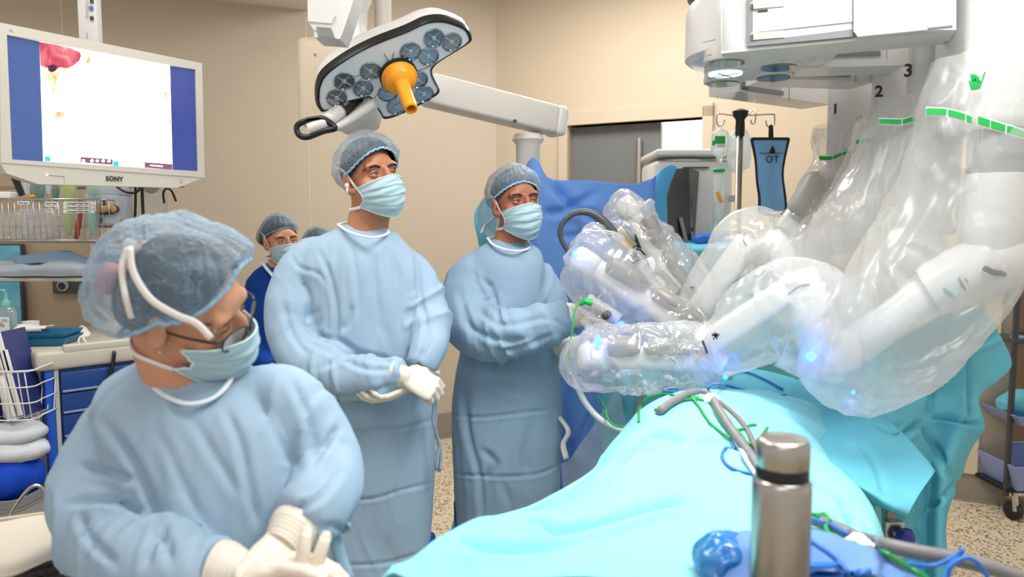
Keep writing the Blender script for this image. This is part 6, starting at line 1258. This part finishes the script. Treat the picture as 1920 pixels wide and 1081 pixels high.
f1 = sheet('cyan_drape', ctrl([
 [(1345,700,2.12),(1420,692,2.1),(1500,715,2.05),(1570,745,2.0),(1650,778,1.95),(1700,820,1.88),(1752,884,1.76)],
 [(1345,715,2.06),(1430,728,2.0),(1500,765,1.94),(1570,800,1.88),(1640,835,1.82),(1700,870,1.78),(1748,892,1.72)],
 [(1350,735,2.0),(1430,765,1.92),(1500,815,1.83),(1570,860,1.76),(1630,895,1.71),(1690,925,1.67),(1725,925,1.67)],
 [(1355,748,1.96),(1430,790,1.86),(1500,850,1.76),(1570,890,1.69),(1625,920,1.65),(1670,948,1.62),(1702,962,1.62)],
 [(1365,765,2.0),(1440,810,1.92),(1510,870,1.82),(1575,905,1.76),(1625,935,1.72),(1665,955,1.70),(1700,970,1.68)]]), 80, 110, M_cyan2, amp=.004, fr=(6, 6, 6), seed=22, lines=[([(1410,740),(1500,780),(1545,790)],7,.010),([(1380,760),(1460,790),(1530,770)],8,.010),([(1610,830),(1640,870),(1660,930)],7,.004)], solid=.002)
tag(f1, 'broad folded cyan drape crossing the patient drape towards the right', 'drape')
f2 = sheet('cyan_drape', ctrl([
 [(1560,640,2.25),(1640,610,2.24),(1720,590,2.22),(1780,575,2.20),(1842,568,2.22)],
 [(1540,700,2.2),(1640,660,2.17),(1730,650,2.20),(1800,640,2.14),(1872,626,2.22)],
 [(1540,760,2.1),(1640,730,2.08),(1730,720,2.15),(1800,725,2.09),(1893,688,2.2)],
 [(1560,800,1.98),(1650,770,1.98),(1740,760,2.03),(1800,750,2.05),(1835,742,2.1)],
 [(1600,830,1.92),(1660,800,1.9),(1745,800,1.97),(1805,790,1.93),(1840,798,2.0)],
 [(1640,880,1.9),(1690,860,1.87),(1745,870,1.93),(1775,880,1.88),(1796,890,1.97)],
 [(1655,960,1.9),(1690,960,1.86),(1735,965,1.92),(1762,970,1.86),(1772,975,1.93)],
 [(1650,1100,1.9),(1690,1100,1.86),(1730,1100,1.92),(1760,1100,1.86),(1774,1100,1.93)],
 [(1650,1300,1.9),(1690,1300,1.86),(1730,1300,1.92),(1760,1300,1.86),(1774,1300,1.93)]]), 150, 100, M_cyan2, amp=.006, fr=(7, 7, 4), seed=32, noise2=.006,
 lines=[([(1815,600),(1818,700),(1822,800)],7,.02),([(1745,780),(1800,788),(1840,796)],5,.02),([(1640,850),(1700,810),(1728,790)],6,.015),([(1720,790),(1760,850),(1785,900)],7,.015),([(1740,690),(1745,740),(1740,780)],7,.01),([(1600,760),(1660,790),(1700,800)],8,.015),([(1700,870),(1720,930),(1725,1000)],7,.014),([(1735,960),(1770,930),(1790,905)],5,.01),([(1800,650),(1840,640),(1870,625)],6,.015)], solid=.002)
tag(f2, 'large cyan drape hanging in folds at the right, before the cream panels', 'drape')
f3 = sheet('cyan_drape', ctrl([[(1128,700,2.4),(1180,690,2.4),(1240,680,2.45)], [(1128,790,2.4),(1180,780,2.4),(1240,780,2.45)], [(1132,890,2.42),(1185,890,2.38),(1240,880,2.45)], [(1136,1000,2.42),(1185,1000,2.4),(1240,1000,2.45)]]), 40, 30, M_cyan2, amp=.01, seed=42, solid=.002, lines=[([(1160,700),(1165,780),(1175,860)],8,.015),([(1200,720),(1195,800),(1190,900)],8,.012)])
tag(f3, 'dark cyan drape hanging at the far side of the table below the plastic', 'drape')
ps = sheet('plastic_sheet', ctrl([[(1052,870,2.36),(1075,850,2.36),(1130,770,2.36),(1160,720,2.36)], [(1058,960,2.36),(1085,950,2.36),(1140,930,2.34),(1190,900,2.36)], [(1060,1040,2.36),(1090,1040,2.36),(1150,1040,2.34),(1200,1040,2.36)]]), 30, 30, M_filmbig, amp=.01, seed=43, solid=0); tag(ps, 'clear plastic sheet edge hanging in front of the blue screen', 'drape')
# hoses and cables lying on the drape
CO = Vector((0, 0, CZ))
def bv(o): return BVHTree.FromPolygons([v.co.copy() for v in o.data.vertices], [tuple(p.vertices) for p in o.data.polygons])
BV = [bv(dr_), bv(f1)]
def lay(pts, r, bury=False):
    if len(pts[0]) > 3: return [Vector(q) for q in catmull([tuple(P(*p[:3])) for p in pts], len(pts) * 9)]
    q = catmull([list(map(float, p)) for p in pts], len(pts) * 9); O = Vector((0, 0, CZ)); dep = []; dirs = []
    for x, y, Y in q:
        d = P(x, y, 1.0) - O; L_ = d.length; t = Y
        for b in BV:
            h = b.ray_cast(O, d.normalized())
            if h[0] is not None and h[0].y < Y + .3: t = min(t, h[0].y - r * 2.6 - .003) if h[0].y < Y else min(max(t, h[0].y - r * 2.6 - .003), 9)
        dep.append(t); dirs.append(d)
    dep = np.array(dep); sm = dep.copy()
    for k in range(2):
        e = np.pad(sm, 2, mode='edge'); sm = np.minimum(sm, (e[:-4] + e[1:-3] + e[2:-2] + e[3:-1] + e[4:]) / 5)
    if len(pts[0]) > 2 and bury:
        for k in range(10): sm[k] += .010 * (10 - k)
    return [O + d * t for d, t in zip(dirs, sm)]
def cable(name, pts, r, m, label, group='cables and hoses on the patient drape', sub=None, cat='cable', lift=0, taper=False):
    q = lay(pts, r, taper); q = [CO + (p - CO) * (1 - lift) for p in q]
    o = MB().tube(q, [r * .25, r, r, r, r, r, r, r, r, r] if taper else r, 10).build(name, m, None, True); return tag(o, label, cat, group)
cable('pale_hose', [(1076,700,2.02,0),(1082,722,2.0),(1098,755,1.98),(1125,785,1.95),(1160,805,1.96),(1190,808,2.0),(1215,800,2.05)], .0085, M_ctube, 'thick pale hose swinging below the lowest plastic bag to the table', cat='hose')
cable('grey_hose', [(1206,730,2.0,0),(1196,765,1.98),(1186,800,1.96),(1178,830,1.95)], .006, M_gtube, 'thin grey rod-like hose going down behind the pale hose', cat='hose')
cable('grey_hose', [(1222,795,1.90),(1240,768,1.84),(1268,748,1.80),(1300,735,1.78),(1325,737,1.75),(1338,750,1.72),(1352,775,1.66),(1375,810,1.6),(1405,850,1.52),(1430,890,1.45)], .0095, M_gtube, 'thick grey hose arching over the top of the draped body', cat='hose', taper=True)
cable('grey_hose', [(1338,745,1.71),(1375,775,1.64),(1400,805,1.58),(1420,845,1.51),(1440,880,1.45)], .006, mat('taupe_hose', (120, 105, 98), .45), 'thin brown-grey hose beside the thick one, behind the flask', cat='hose')
cable('clear_tube', [(1330,742,1.74),(1348,760,1.68),(1365,795,1.6),(1385,835,1.52),(1405,870,1.45),(1425,900,1.40)], .0055, M_ctube, 'white tube running from the white tape to the flask', cat='tube')
cable('green_cable', [(1090,566,2.05,0),(1078,580,2.04),(1073,620,2.02),(1068,650,2.02),(1067,680,2.02),(1076,700,2.0)], .0028, M_gcable, 'green cable hanging from the green plug between the gloves and the lowest bag')
cable('green_cable', [(1122,742,1.96,0),(1135,765,1.95),(1140,785,1.93),(1155,798,1.92),(1185,800,1.88)], .0028, M_gcable, 'green cable below the lowest plastic bag, left of the table')
cable('green_cable', [(1198,790,1.9),(1200,765,1.88),(1215,745,1.86),(1240,738,1.84),(1275,742,1.80),(1310,745,1.76)], .003, M_gcable, 'green cable curling up onto the draped ridge')
cable('green_cable', [(1228,768,1.80),(1250,756,1.78),(1290,748,1.755),(1320,750,1.73),(1345,765,1.68),(1360,790,1.62),(1385,815,1.57),(1412,832,1.53),(1440,800,1.55)], .0032, M_gcable, 'green cable following the thick grey hose along the ridge')
cable('green_cable', [(1290,737,1.77),(1310,760,1.70),(1330,790,1.63),(1360,815,1.57),(1378,822,1.55)], .003, M_gcable, 'green cable hanging straight down over the drape crest')
cable('green_cable', [(1338,755,1.69),(1342,775,1.65),(1360,800,1.6),(1385,805,1.6),(1410,796,1.62),(1432,802,1.6),(1440,815,1.58)], .003, M_gcable, 'green cable looping out behind the top of the flask')
cable('green_cable', [(1375,800,1.6),(1395,820,1.56),(1398,835,1.52),(1412,850,1.48),(1398,853,1.47),(1385,845,1.5)], .003, M_gcable, 'short green cable loop left of the flask cap')
cable('blue_cable', [(1326,742,1.74),(1330,726,1.74),(1345,719,1.74),(1385,728,1.74),(1430,741,1.74),(1474,739,1.76),(1455,722,1.8),(1410,700,1.86),(1385,695,1.88),(1372,698,1.9)], .003, M_bcable, 'blue cable forming a long pointed loop right of the white tape')
cable('blue_cable', [(1338,748,1.70),(1358,775,1.64),(1375,800,1.57),(1382,830,1.5),(1375,842,1.48),(1360,840,1.48),(1354,855,1.44),(1365,872,1.4),(1390,884,1.37),(1425,888,1.34)], .003, M_bcable, 'blue cable with an ear-shaped bend left of the flask')
cable('blue_cable', [(1245,732,1.88),(1265,733,1.87),(1290,731,1.86)], .0025, M_bcable, 'short blue cable end just under the plastic bag')
MB().tube([P(1086, 570, 2.05), P(1098, 564, 2.04), P(1110, 567, 2.04)], [.005, .009, .011], 12).build('green_plug', M_green).name
o = bpy.data.objects['green_plug']; tag(o, 'green plug in front of the gloved hand', 'plug')
def wrap(px, py, Y, r, label, seed, ax=(0, 0, 0)):
    mb = MB(); mb.ell(lay([(px - 1, py, Y), (px + 1, py, Y)], r[2] * .8)[0], r, Matrix.Rotation(ax[1], 3, 'Y')); me = blob(mb, .003, 1); v = gv(me); n = gn(me).copy(); v += n * ((ridge(v * 60, seed) - .5) * .006)[:, None]; sv(me, v); o = link('white_tape', me, M_tape, None, True); tag(o, label, 'tape', 'white tape holding the cables')
wrap(1334, 747, 1.655, (.020, .014, .012), 'white tape wrapped round the hoses on the drape crest', 1, (0, -.3, 0)); wrap(1366, 703, 1.9, (.014, .012, .009), 'small white tape lump near the blue glow under the plastic', 2)

# thermos
th = thing('flask', P(1470, 1100, .89), 'brushed steel vacuum flask with black band in the right foreground', 'flask'); c = P(1468, 840, .89); zT = P(0, 822, .89).z
zf = .945; k = .0355

M_brush = mat('flask_steel', (190, 184, 176), .3, metal=1, noise=.04, nscale=60)
r1 = 50 / FPX * .89; r2 = 55.5 / FPX * .89; zz1 = P(0, 872, .89).z; zz2 = P(0, 893, .89).z
MB().lathe([(r1 * .98, zz1), (r1, zz1 + .001), (r1, zT - .008), (r1 * .95, zT - .002), (r1 * .86, zT + .0015), (r1 * .8, zT + .0005), (.001, zT + .0)], (c.x, c.y, 0), (0, 0, 1), 64).build('cap', M_brush, th, True)
MB().lathe([(r1 * .97, zz2 - .004), (r1 * .99, zz2 - .002), (r1 * .99, zz1), (r1 * .97, zz1 + .001)], (c.x, c.y, 0), (0, 0, 1), 64).build('seal_band', M_black, th, True)
MB().lathe([(.001, zf), (r2 * .96, zf), (r2, zf + .004), (r2, zz2 - .012), (r2 * .98, zz2 - .006), (r1 * 1.0, zz2 - .001), (r1 * .9, zz2)], (c.x, c.y, 0), (0, 0, 1), 64).build('body', M_brush, th, True)
# foreground stand the flask and bags rest on
fs = thing('front_stand', (c.x + .1, .86, 0), 'small trolley top under the flask at the bottom edge', 'trolley')
MB().box((c.x + .10, .82, zf - .012), (.62, .26, .02), None, .004).build('top', M_steel2, fs, auto=40)
for sx in (-.28, .28):
    for sy in (-.10, .10): MB().tube([(c.x + .1 + sx, .82 + sy, .0), (c.x + .1 + sx, .82 + sy, zf - .02)], .012, 8).build('leg', M_steel2, fs)
M_pblue = film('blue_plastic_film', (30, 150, 225), .72, .12, .6, 20, .25)
lump('blue_plastic_bag', 1368, 1048, 1.0, (.045, .04, .034), M_pblue, 'shiny bright blue plastic bag left of the flask', 'bag', 5, .016, 22, vox=.004)
bs = sheet('blue_drape', ctrl([[(1360,1003,1.02),(1400,992,1.02),(1470,1000,1.04),(1530,990,1.06),(1600,1010,1.06),(1660,1050,1.05)], [(1350,1040,.98),(1410,1020,.98),(1470,1010,1.0),(1530,1010,1.0),(1610,1030,1.0),(1700,1070,1.0)], [(1330,1110,.95),(1400,1090,.95),(1470,1080,.95),(1540,1070,.95),(1620,1080,.95),(1760,1110,.95)]]), 40, 60, cloth('periwinkle_drape', (120, 160, 222), .3), amp=.006, fr=(10, 10, 10), seed=4, solid=.0015); tag(bs, 'pale periwinkle drape under the cables in the right foreground', 'drape')
BV.append(bv(bs))
def fcable(n_, pts, r, m, lb, cat='cable'): return cable(n_, pts, r, m, lb, 'cables in the right foreground', cat=cat, lift={'green_cable': .035, 'blue_cable': .04}.get(n_, 0))
fcable('grey_hose', [(1500,965,1.06),(1560,985,1.03),(1620,1010,1.0),(1700,1030,.98),(1780,1045,.97),(1850,1062,.96),(1900,1078,.96),(1960,1095,.96)], .010, M_gtube, 'thick grey hose crossing the bottom right foreground', 'hose')
fcable('green_cable', [(1500,960,1.05),(1535,965,1.04),(1553,970,1.02),(1548,985,1.0),(1556,1000,.99),(1590,1015,.98),(1640,1025,.96),(1690,1055,.95),(1740,1085,.95)], .0035, M_gcable, 'green cable lying along the thick grey hose in the foreground')
fcable('green_cable', [(1530,968,1.06),(1545,962,1.06),(1556,975,1.04)], .0028, M_gcable, 'short kinked green cable end right of the flask')
fcable('blue_cable', [(1520,970,1.07),(1560,985,1.05),(1590,1000,1.03),(1640,1015,1.02)], .003, M_bcable, 'thin blue cable behind the thick grey hose')
fcable('blue_cable', [(1700,1055,1.0),(1745,1060,1.0),(1775,1050,1.0),(1800,1035,1.0),(1805,1030,.99),(1795,1045,.99),(1780,1060,.99),(1770,1085,.98)], .003, M_bcable, 'blue cable with a tight bend near the floor at lower right')
fcable('blue_cable', [(1775,1085,.98),(1785,1060,.98),(1808,1045,.98),(1830,1052,.98),(1848,1075,.98),(1855,1090,.98)], .003, M_bcable, 'blue cable arch at the far lower right')
for i in range(7):
    rx = 60 + i * 14; fcable('blue_cable', [(1545 + rx * .62 * math.cos(a) + 12 * math.cos(a + i), 1046 + (12 + i * 3.0) * math.sin(a) + i, .955 + .012 * math.sin(a + i)) for a in [.4 + .55 * i + k * .62 for k in range(11)]], .0032, M_bcable, ['outermost', 'widest', 'middle', 'inner', 'lower', 'upper', 'last'][i] + ' coil of blue cable piled right of the flask')
fcable('blue_cable', [(1500,1000,1.0),(1530,1020,.99),(1570,1050,.98),(1600,1085,.97)], .0034, M_bcable, 'straight blue cable running down to the coils beside the flask')
wrap(1612, 1022, .93, (.024, .016, .018), 'white tape round the thick grey hose in the foreground', 7, (0, .4, 0))
# ================================================================ right edge: store-room trolley
tr = thing('store_trolley', (1.95*1.0, 3.6, 0), 'store-room trolley with lilac trays, cut by the right picture edge', 'trolley')
def shelfz(y, Y): return P(0, y, Y).z
tx = P(1885, 880, 3.6).x + .33
M_lil = mat('tray_lilac', (140, 155, 205), .5)
for y0, y1 in ((775, 795), (868, 915)):
    za, zb_ = shelfz(y1, 3.6), shelfz(y0, 3.6); mb = MB(); pr = [[Vector((tx + w_ * sx, 3.75 + d_ * sy, z)) for sx, sy in ((-1, -1), (1, -1), (1, 1), (-1, 1))] for w_, d_, z in ((.29, .19, za), (.33, .22, zb_), (.32, .21, zb_), (.28, .18, za + .006))]; mb.rings(pr).build('tray', M_lil, tr)
MB().box((tx, 3.78, shelfz(640, 3.6)), (.66, .4, .02), None, .004).build('top_shelf', M_dgrey, tr)
MB().box((tx, 3.78, shelfz(918, 3.6)), (.66, .4, .02), None, .004).build('bottom_frame', M_black, tr)
for sx in (-.32, .32):
    for sy in (-.18, .18):
        MB().box((tx + sx, 3.78 + sy, .62), (.022, .022, 1.0), None, .003).build('post', M_dgrey, tr); MB().lathe([(.045, -.013), (.045, .013)], (tx + sx + .04, 3.78 + sy, .046), (1, .3, 0), 20).build('castor_wheel', M_black, tr, auto=50)
        MB().tube([(tx + sx + .04, 3.76 + sy, .05), (tx + sx + .04, 3.78 + sy, .16)], .015, 10).build('castor_fork', M_steel, tr)
lump('blue_bundle', 1912, 757, 3.66, (.085, .08, .06), M_cyan2, 'crumpled blue bundle on the upper lilac tray at the right edge', 'bundle', 6, .03, 10)
lump('pink_cloth', 1918, 892, 3.66, (.06, .06, .03), mat('pink_cloth', (200, 150, 160), .7), 'pink cloth on the lower lilac tray', 'cloth', 8, .02, 14)
ob = wb('lilac_box', P(1910, 633, 3.66), (.06, .05, .02), M_lil, None, bev=.003); tag(ob, 'small lilac and white box on the trolley top at the right edge', 'box')
